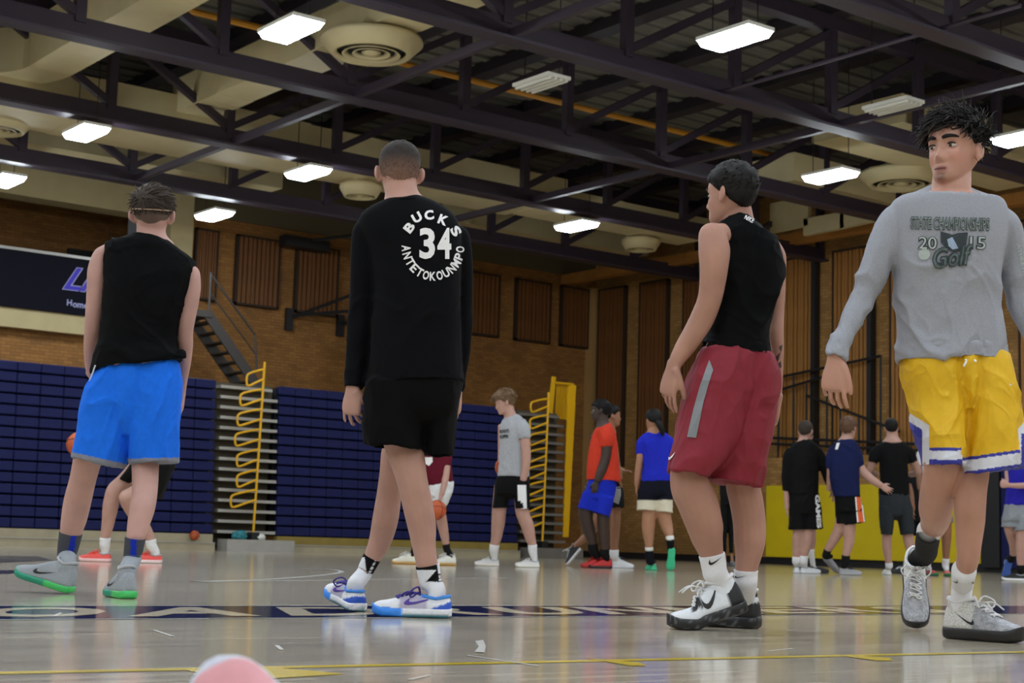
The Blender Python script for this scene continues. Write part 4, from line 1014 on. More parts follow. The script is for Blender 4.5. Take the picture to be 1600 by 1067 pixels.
    # knit collars rising to the socks
    for nm, pts in (('shoe_collar', [(181, 822, 82, dl), (177, 845, 78, dl)]+ank(pA, D, z2, .082, .06, .11)), ('shoe_collar', [(459, 836, 78, dr), (456, 858, 76, dr)]+ank(pB, D, z2, .082, .06, .11))):
        sock(p, pts, D, z2, lambda P: np.tile(np.array(gcol[:3]), (len(P), 1)), knit, 'shoe_collar')
build_p1()

# ---------------------------------------------------------------- player with number 34
def build_p2():
    z3, z4, zs = Zm(510, 200, 3.138), Zm(510, 520, 3.138), Zm(510, 840, 6.957)
    f1, f2 = onz(700, 966), onz(557, 955); D = depth(f1); d2 = depth(f2)-D; d1 = 0.03
    p = person(f1, 'player in black long-sleeved shirt with white number 34 seen from behind')
    wh, bl, li = C3(226, 228, 236), C3(52, 122, 226), C3(178, 172, 196)
    def upf(t_, y, z, c):
        c = np.tile(wh, (len(t_), 1)); c[(t_ > .30) & (t_ < .66) & (z > .03) & (z < .082)] = li
        c[(t_ < .26) & (z < .065-.12*np.abs(t_-.0))] = C3(40, 88, 200); c[(t_ > .66) & (z < .036)] = C3(60, 140, 240)
        c[(z > .074) & (t_ > .08) & (t_ < .38)] = C3(70, 150, 232); return c
    def sof(t_, y, z, c):
        c = np.tile(wh, (len(t_), 1)); c[t_ > .62] = C3(56, 140, 240); c[(t_ < .62) & (z < .010)] = C3(60, 120, 140); return c
    pls = []
    for h, a, pi_, dx in ((f1+RH*.012, 180, 0, 0), (onz(560, 957), 118, 10, 0)):
        pls.append(shoe(p, h, a, .31, False, pitch=pi_, cols=wh, colfn=upf, sole=wh, solefn=sof, lace=M_lpur, swoosh=(mat('purple_mark', rgb(70, 40, 150), .4), .60, .045, .16, .055, .15, (-1, 1)), lab='white and blue low-cut basketball shoe', sole_h=.034, collar=mat('shoe_collar_blue', rgb(70, 140, 225), .8))[1])
    S1 = [(1100, 300, 262, d1), (1108, 350, 256, d1), (1120, 420, 248, d1), (1135, 490, 240, d1)]; S2 = [(496, 215, 200, d2), (468, 270, 192, d2), (432, 340, 180, d2), (402, 400, 176, d2)]
    R = frame(rotdir(100)); hc = W(*z3(356, 226), D+.02); s = .99
    sh = [(298, 352, 482, 342, 0, .065), (235, 380, 545, 368, 0, .09), (180, 415, 600, 402, 0, .105), (158, 460, 640, 445, 0, .118), (168, 520, 660, 510, 0, .13), (200, 600, 662, 590, 0, .135), (218, 700, 660, 690, 0, .138), (225, 850, 658, 850, 0, .14), (222, 1000, 660, 1000, 0, .14), (208, 1160, 664, 1150, 0, .145), (195, 1262, 672, 1243, 0, .15)]
    la = [(225, 470, 100, 0), (190, 500, 120, 0), (182, 600, 128, 0), (180, 720, 126, 0), (173, 870, 128, .02), (160, 1040, 122, .03), (150, 1130, 112, .03), (140, 1210, 102, .02), (132, 1275, 95, .01)]
    ra = [(610, 500, 90, .03), (652, 530, 100, .05), (668, 620, 98, .06), (676, 720, 88, .07), (676, 860, 84, .08), (672, 1040, 80, .08), (670, 1110, 74, .08), (660, 1200, 60, .08), (647, 1290, 44, .08)]
    body = head_parts(hc, R, s, ears=1.5)
    body.append(limb([(358, 215, 150, 0), (364, 280, 158, 0), (370, 330, 172, 0), (380, 380, 250, 0)], D, z3, .95, n=24))
    body.append(rows(inset(sh[2:], .84, .78), D, z3, sub=2))
    thin = lambda a, k: [(x, y, w*k, d) for x, y, w, d in a]
    body += [limb(thin(la, .62), D, z3), limb(thin(ra, .62), D, z3)]
    wl = W(*z4(130, 272), D+.01); wr = W(*z4(646, 285), D+.08)
    body += hand_parts(wl, -CU*.98-CR*.05, CR*.45+CF*.9, CR, 1.04, curls=((60, 15, 10), (38, 25, 20), (24, 22, 20), (10, 18, 16)), tout=.5, tcurl=.5)
    body += hand_parts(wr, -CU, -CR, FH, .9, curl=(15, 20, 20))
    body.append(rows([(240, 200, 640, 200, 0, .11), (250, 270, 610, 270, 0, .10), (260, 330, 600, 330, 0, .10)], D, z4, sub=2))
    body.append(limb([(330, 250, 210, 0), (345, 400, 205, 0), (372, 520, 192, 0), (383, 570, 186, 0), (402, 640, 170, -.02), (424, 740, 150, -.02), (449, 850, 150, 0), (470, 960, 138, .02), (480, 1060, 114, .03)]+cv(S1[1:], zs, z4, .9)+ank(pls[0], D, z4, .064), D, z4))
    body.append(limb([(520, 250, 200, .03), (440, 430, 190, .12), (350, 580, 160, d2*.55), (316, 690, 112, d2*.7), (306, 800, 122, d2*.8), (288, 920, 128, d2*.9), (258, 1035, 108, d2)]+cv(S2[1:], zs, z4, .9)+ank(pls[1], D, z4, .064), D, z4))
    link_mesh('body', remesh(body, .0048, 4), skin('fair', rgb(188, 146, 133)), p, True)
    hair_obj(p, M_hairfd, hc, R, s, thick=.012, front=.05, side=-.012, back=-.065, n_str=1000, slen=.012, srad=.0028, seed=8, comb=(.1, .5, .5), curl=.1, fuzz=1.0, sidet=.12, fade=(hc, R, s, C3(46, 40, 38), C3(150, 116, 102), -.06, .06))
    sleeveL = limb(la, D, z3, hem=(.01, .04)); sleeveR = limb(ra, D, z3, hem=(.008, .03))
    o, me = cloth(p, 'shirt', [rows(sh, D, z3, hem=(.014, .06)), sleeveL, sleeveR], .0075, M_blackL, wrinkles(.009, (4, 4, 2), 9, .001, tilt=.2, mask=lambda P: np.clip((1.35-P[:, 2])/.25, .15, 1)), 4)
    MB().tube(smooth_path([W(*z3(x, y), D+dz_) for x, y, dz_ in ((300, 362, -.03), (340, 353, -.075), (395, 347, -.085), (450, 347, -.07), (490, 352, -.03))], 5), .006, 6).build('collar_rib', M_blackL, p, True)
    # print: arched name, number, arched name
    bv = bvh(me); c0 = z3(522, 580); rad = 140/3.138
    parts = []
    for ch, x_, y_ in (('B', 407, 488), ('U', 444, 440), ('C', 503, 428), ('K', 571, 452), ('S', 632, 506)):
        a = math.atan2(y_-578, x_-522); parts.append(text_px(ch, *z3(x_, y_), 15, 14.5, -(a+math.pi/2), .045))
    for i, ch in enumerate('ANTETOKOUNMPO'):
        a = math.radians(178-174*i/12); parts.append(text_px(ch, *z3(523+131*math.cos(a), 585+142*math.sin(a)), 14, 9.5, -(a-math.pi/2), .03))
    for ch, a0, a1 in (('3', 456, 532), ('4', 543, 610)):
        xa, ya = z3(a0, 490); xb, yb = z3(a1, 642); parts.append(text_px(ch, (xa+xb)/2, (ya+yb)/2, yb-ya, xb-xa, 0, .03))
    for v2, f in parts: decal(p, 'white_lettering', v2, f, bv, M_print, .003, 4)
    # shorts
    Ls = [(188, 240, 500, 240, -.02, .13), (180, 380, 485, 380, -.02, .135), (176, 480, 478, 500, -.02, .14), (182, 552, 476, 580, -.02, .145)]
    Rs = [(470, 240, 668, 240, .03, .125), (472, 380, 645, 380, .03, .12), (476, 500, 634, 500, .03, .12), (477, 604, 629, 604, .03, .12)]
    cloth(p, 'shorts', [rows([(205, 150, 660, 140, 0, .13), (195, 220, 668, 215, 0, .135), (188, 290, 655, 290, 0, .14), (182, 380, 645, 380, 0, .135), (190, 440, 630, 440, 0, .11)], D, z4), rows(Ls, D, z4, hem=(.014, .06)), rows(Rs, D, z4, hem=(.014, .06))], .0075, M_blks, wrinkles(.006, (7, 7, 2.5), 12, .0015), 3)
    # socks
    w_, k_ = C3(226, 228, 236), C3(16, 16, 18)
    def sf1(P):
        px = (proj(P)-np.array([510, 840]))*6.957; c = np.tile(w_, (len(P), 1)); x, y = px[:, 0], px[:, 1]
        c[(y < 350+.0*x) | ((x > 1090+(470-y)*.9) & (y < 480))] = k_; c[(x > 1205+(y-310)*.12) & (x < 1235+(y-310)*.12) & (y < 470) & ((y.astype(int) % 45 < 30) | (y < 390))] = w_; return c
    sock(p, S1+ank(pls[0], D, zs), D, zs, sf1, M_attr, lab='black and white sock')
    def sf2(P):
        px = (proj(P)-np.array([510, 840]))*6.957; c = np.tile(w_, (len(P), 1)); x, y = px[:, 0], px[:, 1]
        c[(x > 415+(y-210)*.12) & (y < 390+(x-430)*.05)] = k_; t_ = x-(545-(y-230)*.5); c[(np.abs(t_) < 13) & (y < 400) & ((y.astype(int) % 45 < 32))] = w_; c[y < 215] = k_; return c
    sock(p, S2+ank(pls[1], D, zs), D, zs, sf2, M_attr, lab='black and white sock')
build_p2()

# ---------------------------------------------------------------- player in maroon shorts
def build_p3():
    z5, z6, zs = Zm(1010, 240, 3.333), Zm(1010, 540, 3.333), Zm(1020, 850, 7.115)
    ft = onz(1060, 986); f2 = onz(1185, 985); D = depth(onz(1110, 985))+.05
    p = person(onz(1110, 985), 'player in black sleeveless shirt and maroon shorts, head turned left')
    wh = C3(222, 226, 234); bk = C3(22, 23, 28)
    def upf(t_, y, z, c):
        c = np.tile(wh, (len(t_), 1)); c[(t_ < .20-.5*(z-.05)) & (z < .12)] = bk; c[(t_ > .50) & (t_ < .72) & (z > .060-.11*(t_-.5)) & (np.abs(y) > .012) & (np.abs(y) < .04)] = bk; return c
    def sof(t_, y, z, c):
        c = np.tile(bk, (len(t_), 1)); n_ = vnoise(np.stack([t_*60, y*300, z*300], 1), 3); c[n_ > .45] = C3(90, 92, 98); return c
    _, pA = shoe(p, onz(1172, 986)+FH*-.02, 183, .315, True, bend=20, cols=wh, colfn=upf, sole=bk, solefn=sof, lace=M_lwhite, swoosh=(M_mark, .47, .050, .10, .10, .55, (-1, 1)), lab='white and black basketball shoe with heel raised', sole_h=.04, collar=M_lwhite)
    _, pB = shoe(p, onz(1190, 984)+FH*.06, 152, .315, True, cols=bk, colfn=lambda t_, y, z, c: np.where((z[:, None] > .095) | (t_[:, None] > .5), wh, bk), sole=bk, solefn=sof, lace=M_lwhite, lab='black-heeled basketball shoe flat on the floor', sole_h=.042, collar=M_lwhite)
    S1 = [(655, 115, 296, -.02), (668, 180, 286, -.02), (682, 260, 280, -.02), (697, 330, 276, -.02)]; S2 = [(1036, 290, 272, .08), (1034, 340, 262, .08), (1036, 420, 250, .08)]
    R = frame(rotdir(141)); hc = W(*z5(436, 224), D); s = .94
    sh = [(448, 322, 545, 326, 0, .06), (395, 348, 585, 368, -.01, .09), (352, 385, 640, 420, -.01, .115), (318, 440, 680, 470, -.01, .13), (292, 510, 708, 530, 0, .14), (278, 580, 715, 600, 0, .145), (290, 660, 708, 670, 0, .14), (312, 750, 685, 760, 0, .135), (318, 850, 652, 860, 0, .13), (304, 940, 640, 950, 0, .13), (284, 1005, 645, 1010, 0, .135), (268, 1050, 656, 1062, 0, .14)]
    la = [(400, 420, 120, -.10), (352, 425, 156, -.13), (354, 500, 166, -.15), (352, 590, 150, -.16), (342, 690, 134, -.15), (326, 770, 126, -.14), (290, 860, 126, -.12), (245, 940, 116, -.11), (200, 1010, 104, -.10), (165, 1065, 84, -.10), (150, 1095, 74, -.1)]
    ra = [(640, 480, 110, .10), (678, 540, 100, .12), (680, 640, 92, .13), (680, 740, 86, .13), (677, 830, 82, .13), (676, 930, 80, .12), (684, 1020, 66, .12), (688, 1100, 52, .12), (688, 1200, 44, .12), (684, 1260, 42, .12)]
    body = head_parts(hc, R, s)
    body.append(limb([(452, 235, 160, 0), (462, 280, 165, 0), (468, 320, 172, 0), (470, 370, 190, 0)], D, z5, .95, n=24))
    body.append(rows(inset(sh[2:], .86, .8), D, z5, sub=2)); body += [limb(la, D, z5, n=20), limb(ra, D, z5)]
    body += hand_parts(W(*z6(140, 110), D-.1), -CU*.98-CR*.20, CF*.55+CR*.75, CR*.35-CF*.85, 1.06, curls=((8, 14, 14), (14, 20, 16), (20, 26, 18), (26, 30, 20)), tout=.35, tcurl=.3)
    body += hand_parts(W(*z6(682, 280), D+.12), -CU-CR*.15, -CR, FH, .98, curl=(15, 22, 20))
    body.append(rows([(310, 20, 630, 30, 0, .09), (300, 140, 620, 140, 0, .10), (300, 240, 580, 240, 0, .09)], D, z6, sub=2))
    body.append(limb([(345, 160, 200, -.03), (310, 350, 190, -.05), (250, 520, 180, -.06), (218, 640, 184, -.07), (228, 730, 208, -.07), (268, 820, 214, -.06), (296, 910, 198, -.05), (310, 960, 186, -.04), (318, 1010, 164, -.03)]+cv(S1, zs, z6, .9)+ank(pA, D, z6, .066, .07, .12), D, z6))
    body.append(limb([(530, 160, 230, .05), (520, 400, 220, .06), (505, 620, 190, .06), (504, 730, 180, .06), (522, 820, 176, .07), (536, 920, 172, .08), (538, 1010, 166, .08), (533, 1080, 142, .08)]+cv(S2, zs, z6, .9)+ank(pB, D, z6, .066), D, z6))
    bo = link_mesh('body', remesh(body, .0048, 4), skin('olive', rgb(174, 130, 114)), p, True); bvb = bvh(bo.data)
    for tt_ in ([(672, 60), (700, 30), (690, 70), (676, 95)], [(668, 110), (700, 80), (704, 110), (680, 130)], [(676, 150), (698, 125), (694, 165), (682, 185)], [(690, 5), (708, -5), (702, 35)]):
        v2, f = poly_mesh([z6(*q) for q in tt_]); decal(p, 'tattoo', v2, f, bvb, mat('tattoo_ink', rgb(74, 58, 58), .6), .001, 2)
    hair_obj(p, M_hairdk, hc, R, s, thick=.022, front=.05, side=.004, back=-.058, n_str=1050, slen=.016, srad=.0032, seed=11, comb=(0, .1, .2), curl=.9, fuzz=1.2, sidet=.35)
    v, f = ellipsoid(hc+R@(np.array((0, .078, -.094))*s), np.array((.02, .016, .016))*s, R); mesh_obj('goatee', v, f, M_hairdk, p, True)
    for q in (-1, 1):
        eb = [hc+R@(np.array((q*(.014+.036*t_), .096-.03*t_*t_, .030+.004*math.sin(3*t_)))*s) for t_ in np.linspace(0, 1, 6)]; MB().tube(eb, [.003, .0045, .0045, .004, .0035, .002], 6).build('eyebrow', M_hairdk, p, True); eye(p, hc, R, s, q)
    o, me = cloth(p, 'shirt', [rows(sh, D, z5, hem=(.014, .05))], .007, M_black, wrinkles(.010, (4, 4, 6), 15, .0015), 3)
    bv = bvh(me)
    v2, f = text_px('NIKE', *z5(534, 346), 6, 14, -.45, .03); decal(p, 'neck_print', v2, f, bv, M_print, .006)
    # maroon shorts
    mr, gy = C3(140, 38, 58), C3(124, 128, 134)
    Ls = [(272, 25, 545, 35, -.01, .13), (242, 95, 540, 100, -.02, .145), (205, 190, 535, 200, -.03, .15), (172, 320, 520, 340, -.04, .15), (148, 440, 490, 470, -.05, .15), (124, 560, 420, 600, -.06, .15), (106, 652, 318, 684, -.07, .14)]
    Rs = [(400, 35, 656, 45, .01, .13), (400, 100, 672, 95, .02, .14), (400, 190, 682, 180, .02, .145), (400, 300, 680, 290, .03, .145), (380, 440, 660, 440, .03, .15), (340, 590, 625, 600, .03, .15), (310, 700, 594, 738, .03, .15)]
    o, me = cloth(p, 'shorts', [rows([(400, 32, 570, 42, 0, .138), (395, 110, 570, 110, 0, .152), (395, 220, 560, 220, 0, .152), (400, 330, 540, 330, 0, .135), (420, 430, 510, 430, 0, .10)], D, z6), rows(Ls, D, z6, hem=(.014, .05)), rows(Rs, D, z6, dome=(True, False))], .006, mat('maroon_shorts', rgb(132, 28, 46), .75, .06, 30, bump=.15, bscale=500), wrinkles(.011, (5, 5, 1.6), 21, .001, tilt=.25), 3)
    bv = bvh(me)
    st = [z6(x, y) for x, y in ((330, 75), (348, 128), (322, 210), (290, 330), (260, 480), (214, 476), (248, 330), (282, 205), (312, 120))]
    v2, f = poly_mesh(st); decal(p, 'side_stripe', v2, f, bv, mat('grey_stripe', rgb(126, 130, 136), .4), .003, 5)
    v2, f = swoosh_px(*z6(118, 598), 15.5, 10.5, .35); decal(p, 'logo_mark', v2, f, bv, M_print, .004, 3)
    # socks
    def sf(P): return np.tile(C3(226, 226, 232), (len(P), 1))
    M_rib = mat('ribbed_sock', (1, 1, 1, 1), .85, .03, 60, attr=True, bump=.5, bscale=120, stretch=(1, 1, 3))
    for pts, sw in ((S1+ank(pA, D, zs, .078, .07, .12), (628, 240, 23, 9.5, .3)), (S2+ank(pB, D, zs, .076), (912, 380, 19, 4.5, .05))):
        o = sock(p, pts, D, zs, sf, M_rib, lab='white ribbed sock'); v2, f = swoosh_px(*zs(sw[0], sw[1]), sw[2], sw[3], sw[4]); decal(o, 'logo_mark', v2, f, bvh(o.data), M_mark, .002, 3)
build_p3()

# ---------------------------------------------------------------- player in grey shirt, facing the camera
def build_p4():
    z7, z8, zs, zh = Zm(1270, 260, 2.809), Zm(1380, 540, 4.105), Zm(1390, 820, 5.333), Zm(1410, 150, 3.951)
    f1 = onz(1480, 997); toe = onz(1431, 985); D = 5.5; dT = depth(toe)-D
    p = person(f1, 'player in grey long-sleeved shirt and yellow shorts walking towards the camera')
    g1 = C3(168, 170, 178); wh = C3(206, 206, 204)
    def upf(t_, y, z, c):
        n_ = vnoise(np.stack([t_*90, y*90, z*260], 1), 7); c = g1*(1+.45*np.clip(n_, -1, 1)[:, None]); c[(t_ < .42)] = wh; c[(np.abs(y) < .010) & (t_ > .1) & (t_ < .36) & (z > .12)] = C3(24, 24, 26); return c
    bk = C3(26, 25, 27)
    spk = mat('grey_flecked_knit', (1, 1, 1, 1), .75, .3, 190, attr=True, bump=.5, bscale=260)
    _, pA = shoe(p, f1, -50, .315, True, cols=g1, colfn=upf, sole=bk, lace=M_lwhite, swoosh=(M_mark, .45, .05, .085, .05, .3, (-1, 1)), up_m=spk, lab='grey flecked basketball shoe flat on the floor', sole_h=.04, collar=M_lwhite, cuff=wh)
    ht = rotdir(-102); _, pB = shoe(p, toe-ht*.315*math.cos(math.radians(54)), -102, .315, True, pitch=-54, cols=g1, colfn=upf, sole=bk, lace=M_lwhite, up_m=spk, lab='grey flecked basketball shoe with toe down', sole_h=.036, collar=M_lwhite, cuff=wh)
    db = ank(pB, D, zs)[0][3]; S1 = [(328, 50, 200, .33), (320, 100, 196, .33+(db-.33)*.25), (310, 170, 190, .33+(db-.33)*.55), (298, 240, 182, .33+(db-.33)*.85)]; da = ank(pA, D, zs)[0][3]; S2 = [(620, 382, 204, .05), (614, 430, 192, .05+(da-.05)*.4), (608, 490, 180, da), (602, 540, 172, da)]
    R = frame(rotdir(-134), (0, 0, 1)); hc = W(*zh(318, 348), D+.02); s = 1.09
    sh = [(528, 100, 698, 102, 0, .075, .05), (455, 112, 770, 120, 0, .098, .03), (385, 130, 825, 148, 0, .11), (345, 165, 850, 190, 0, .12), (338, 230, 852, 250, 0, .13), (345, 320, 845, 330, 0, .138), (352, 420, 825, 430, 0, .14), (360, 520, 820, 560, 0, .138), (370, 640, 835, 690, 0, .138), (376, 760, 850, 790, 0, .142), (368, 858, 860, 858, 0, .15)]
    la = [(420, 200, 110, 0), (358, 235, 128, 0), (318, 330, 146, 0), (275, 440, 134, 0), (228, 555, 122, 0), (185, 640, 112, -.02), (145, 725, 104, -.05), (118, 790, 100, -.07), (102, 840, 104, -.08)]
    ra = [(800, 210, 110, 0), (848, 250, 120, 0), (872, 340, 132, .02), (886, 450, 132, .03), (905, 570, 126, .03), (945, 680, 116, .0), (990, 780, 106, -.04), (1020, 850, 100, -.06)]
    body = head_parts(hc, R, s, 1.0, .7)
    body.append(limb([(300, 330, 190, .02), (308, 420, 225, .03), (306, 500, 232, .02), (300, 580, 240, 0), (300, 650, 250, 0)], D, zh, .95, n=24))
    body.append(rows(inset(sh[2:], .86, .8), D, z7, sub=2)); thin = lambda a, k: [(x, y, w*k, d) for x, y, w, d in a]
    body += [limb(thin(la, .64), D, z7), limb(thin(ra, .64), D, z7)]
    body += hand_parts(W(*z7(100, 848), D-.08), -CU*.99-CR*.10-CF*.12, CR*.55+CF*.8, CR*.9-CF*.3, 1.08, curls=((10, 20, 16), (18, 26, 20), (24, 30, 22), (30, 34, 24)), tout=.40, tcurl=.05)
    body += hand_parts(W(*z7(1025, 860), D-.06), -CU+CR*.2, -CR, -FH, 1.05)
    body.append(rows([(190, 40, 730, 60, 0, .08), (200, 160, 740, 170, 0, .09), (230, 260, 740, 260, 0, .09)], D, z8, sub=2))
    body.append(limb([(330, 200, 280, .03), (345, 420, 225, .03), (362, 620, 205, .02), (378, 760, 232, 0), (372, 830, 228, .02), (352, 940, 226, .10), (335, 1050, 214, .2), (335, 1120, 186, .3)]+cv(S1[1:], zs, z8, .9)+ank(pB, D, z8, .066), D, z8))
    body.append(limb([(660, 200, 280, .0), (650, 450, 225, 0), (600, 680, 190, 0), (575, 830, 205, 0), (562, 920, 205, 0), (556, 1030, 202, 0), (556, 1130, 190, .02), (550, 1250, 165, .03), (543, 1370, 142, .04)]+cv(S2[1:], zs, z8, .9)+ank(pA, D, z8, .066), D, z8))
    me = remesh(body, .0046, 3)
    def lips(P):
        q = (P-hc)@R/s; c = np.tile(C3(184, 136, 118), (len(P), 1)); m_ = np.exp(-(((q[:, 0])/.021)**4+((q[:, 2]+.0715)/.0095)**4))*(q[:, 1] > .06); c = c*(1-m_[:, None]*.8)+C3(150, 82, 78)*m_[:, None]*.8
        st = np.exp(-((q[:, 0]/.04)**4+((q[:, 2]+.085)/.03)**4))*(q[:, 1] > .04)*.22; ck = np.exp(-(((np.abs(q[:, 0])-.045)/.02)**2+((q[:, 2]+.03)/.025)**2))*(q[:, 1] > .03)*.25
        gt = np.exp(-((q[:, 0]/.016)**4+((q[:, 2]+.097)/.012)**4))*(q[:, 1] > .04); c = c*(1-gt[:, None]*.5)+C3(52, 38, 34)*gt[:, None]*.5
        return c*(1-st[:, None]*.6)*(1-ck[:, None])+C3(196, 116, 104)*ck[:, None]*(1-st[:, None]*.6)
    paint(me, lips); link_mesh('body', me, mat('skin_tan', (1, 1, 1, 1), .48, .05, 14, attr=True, bump=.12, bscale=160, sss=.06), p, True)
    for q in (-1, 1):
        eb = [hc+R@(np.array((q*(.012+.042*t_), .0975-.030*t_*t_, .0265+.006*math.sin(2.6*t_)))*s) for t_ in np.linspace(0, 1, 7)]
        MB().tube(eb, np.array([.0045, .0064, .0066, .0062, .0055, .0045, .002])*s, 7).build('eyebrow', M_hairdk, p, True); eye(p, hc, R, s, q, .25)
        lid = [hc+R@(np.array((q*.0325+.0145*t_, .0825-.006*t_*t_, .0115-.004*t_*t_))*s) for t_ in np.linspace(-1, 1, 7)]; MB().tube(lid, .0022, 5).build('eyelash', M_hairdk, p, True)
    ml = [hc+R@(np.array((.020*t_, .0985-.010*t_*t_, -.0715+.001*t_*t_))*s) for t_ in np.linspace(-1, 1, 9)]; MB().tube(ml, .0020, 5).build('mouth_line', mat('mouth_dark', rgb(70, 26, 28), .6), p, True)
    hair_obj(p, M_hairdk, hc, R, s, thick=.022, front=.060, side=.016, back=-.022, n_str=1250, slen=.050, srad=.0026, seed=21, comb=(.6, .15, .15), curl=.40, fuzz=1.4, sidet=.35, lift=.5, grav=.16, topbias=.2)
    hair_obj(p, mat('dark_brown_hair', rgb(34, 27, 24), .6, .3, 90, spec=.25), hc, R, s, thick=.02, front=.058, side=.02, back=0, n_str=130, slen=.055, srad=.0035, seed=27, comb=(.7, .3, -.55), curl=.2, fuzz=1.2, sidet=.6, lift=.55, grav=.2, ymin=.015, base=False).name = 'fringe'
    hair_obj(p, MATS['dark_brown_hair'], hc, R, s, thick=.03, front=.06, side=.03, back=0, n_str=200, slen=.06, srad=.0014, seed=29, comb=(.5, -.1, .3), curl=.45, fuzz=2.0, sidet=.5, lift=.8, grav=.10, base=False, topbias=0.0).name = 'loose_strands'
    # grey shirt
    M_grey = mat('grey_heather', rgb(150, 152, 162), .85, .07, 160, bump=.3, bscale=600)
    o, me = cloth(p, 'shirt', [rows(sh, D, z7, hem=(.014, .06)), limb(la, D, z7, hem=(.010, .04)), limb(ra, D, z7, hem=(.010, .04))], .0065, M_grey, wrinkles(.0135, (3.5, 3.5, 4), 31, .001, tilt=.9, mask=lambda P: np.clip((1.42-P[:, 2])/.25, .12, 1)), 3)
    bv = bvh(me); M_pg = mat('print_green_grey', rgb(86, 100, 100), .8, .25, 60); M_pd = mat('print_dark', rgb(48, 56, 62), .8); M_pl = mat('print_light', rgb(170, 180, 178), .8)
    def pr(m, *a, **k):
        v2, f = text_px(*a, **k); decal(p, 'shirt_print', v2, f, bv, m, .003, 6)
    x, y = z7(602, 252); pr(M_pd, 'STATE CHAMPIONSHIPS', x, y, 21, 123, bold=.05, rot=-.02); 
    v2, f = text_px('STATE CHAMPIONSHIPS', x, y, 18.5, 121, -.02, .0); decal(p, 'shirt_print', v2, f, bv, mat('print_sage', rgb(122, 134, 130), .8, .2, 80), .0045, 6)
    for tx, xx, ww in (('20', 505, 30), ('15', 722, 27)):
        x, y = z7(xx, 336); v2, f = text_px(tx, x, y, 21, ww, -.03, .06); decal(p, 'shirt_print', v2, f, bv, M_pd, .003, 5); v2, f = text_px(tx, x, y, 19, ww-3, -.03, .0); decal(p, 'shirt_print', v2, f, bv, M_pl, .0045, 5)
    v2, f = poly_mesh([z7(a, b) for a, b in ((560, 285), (612, 300), (640, 292), (680, 290), (672, 345), (650, 372), (600, 372), (562, 335))]); decal(p, 'shirt_print', v2, f, bv, M_pd, .003, 5)
    v2, f = poly_mesh([z7(a, b) for a, b in ((590, 320), (610, 310), (625, 335), (638, 360), (610, 365), (596, 350))]); decal(p, 'shirt_print', v2, f, bv, mat('print_blue', rgb(150, 170, 196), .8), .0045, 5)
    a_ = np.linspace(0, 2*math.pi, 20, endpoint=False); v2, f = poly_mesh([z7(490+25*math.cos(q), 385+25*math.sin(q)) for q in a_]); decal(p, 'shirt_print', v2, f, bv, M_pl, .003, 5)
    x, y = z7(615, 395); v2, f = text_px('Golf', x, y, 33, 66, .12, .06, .35); decal(p, 'shirt_print', v2, f, bv, M_pd, .005, 5); v2, f = text_px('Golf', x, y, 30, 63, .12, .0, .35); decal(p, 'shirt_print', v2, f, bv, M_pg, .0065, 5)
    x, y = z7(918, 420); v2, f = text_px('ATHLETICS', x, y, 5, 60, -1.35, .03); decal(p, 'sleeve_print', v2, f, bv, M_pl, .003, 5)
    # yellow shorts
    Ls = [(125, 35, 500, 45, 0, .12), (112, 110, 520, 115, 0, .135), (118, 200, 530, 215, .01, .142), (155, 305, 528, 330, .02, .147), (188, 450, 518, 480, .01, .15), (222, 610, 512, 620, .0, .15), (256, 742, 506, 745, -.01, .15), (260, 772, 503, 772, -.01, .15)]
    Rs = [(470, 45, 795, 60, 0, .12), (470, 115, 812, 130, 0, .135), (480, 215, 832, 220, 0, .142), (490, 330, 850, 310, 0, .147), (498, 470, 874, 450, 0, .15), (498, 600, 892, 580, 0, .15), (494, 720, 902, 680, 0, .15), (488, 832, 908, 772, 0, .15)]
    ye, wt, bu = C3(226, 180, 22), C3(214, 216, 228), C3(40, 44, 150)
    def colf(P):
        px = (proj(P)-np.array([1380, 540]))*4.105; x, y = px[:, 0], px[:, 1]; c = np.tile(ye, (len(P), 1))
        left = x < 500+(y > 700)*8-(y > 780)*12
        h = np.where(left, 748+.00045*(x-385)**2*0+ .0*x, 832-(x-488)*.143)
        d_ = h-y
        hb = np.where(left, 95, 110)
        c[(d_ < hb)] = bu; c[(d_ < hb-20) & (d_ > 18)] = wt
        # side panel on the left leg and on the right leg
        t1 = (x < 295-(y < 520)*0) & (y > 440+(x-180)*.62) & (x < 300); c[t1] = wt; t2 = (x < 250) & (y > 505+(x-195)*.62); c[t2] = bu
        t3 = (x > 860+(690-y)*0+(y-510)*.12) & (y > 510+(885-x)*1.2); c[t3] = wt; t4 = (x > 886) & (y > 560); c[t4] = bu
        return c
    o, me = cloth(p, 'shorts', [rows([(390, 40, 600, 50, 0, .128), (395, 120, 600, 130, 0, .143), (420, 220, 585, 230, 0, .146), (455, 330, 560, 340, 0, .135), (485, 420, 540, 430, 0, .10)], D, z8), rows(Ls, D, z8, dome=(True, False)), rows(Rs, D, z8, dome=(True, False))], .0038, mat('yellow_mesh_shorts', (1, 1, 1, 1), .6, .04, 40, attr=True, bump=.3, bscale=420), wrinkles(.012, (4, 4, 4), 43, .001, tilt=.9), 4, colfn=colf)
    bv = bvh(me); x, y = z8(806, 258); v2, f = swoosh_px(x, y, 7, 4, .2); decal(p, 'logo_mark', v2, f, bv, M_print, .004, 3)
    for a_ in ([(528, 86), (532, 100), (524, 118), (516, 134)], [(584, 90), (590, 98), (594, 104)]):
        MB().tube(smooth_path([W(*z8(*q), D-.17) for q in a_], 4), .004, 6).build('drawstring', M_print, p, True)
    # socks and shoes
    def sk1(P):
        px = (proj(P)-np.array([1390, 820]))*5.333; c = np.tile(C3(20, 20, 22), (len(P), 1)); c[px[:, 1] < 78+(px[:, 0]-230)*.30+ (px[:, 0]-320)**2*-.0012] = C3(222, 222, 226); return c
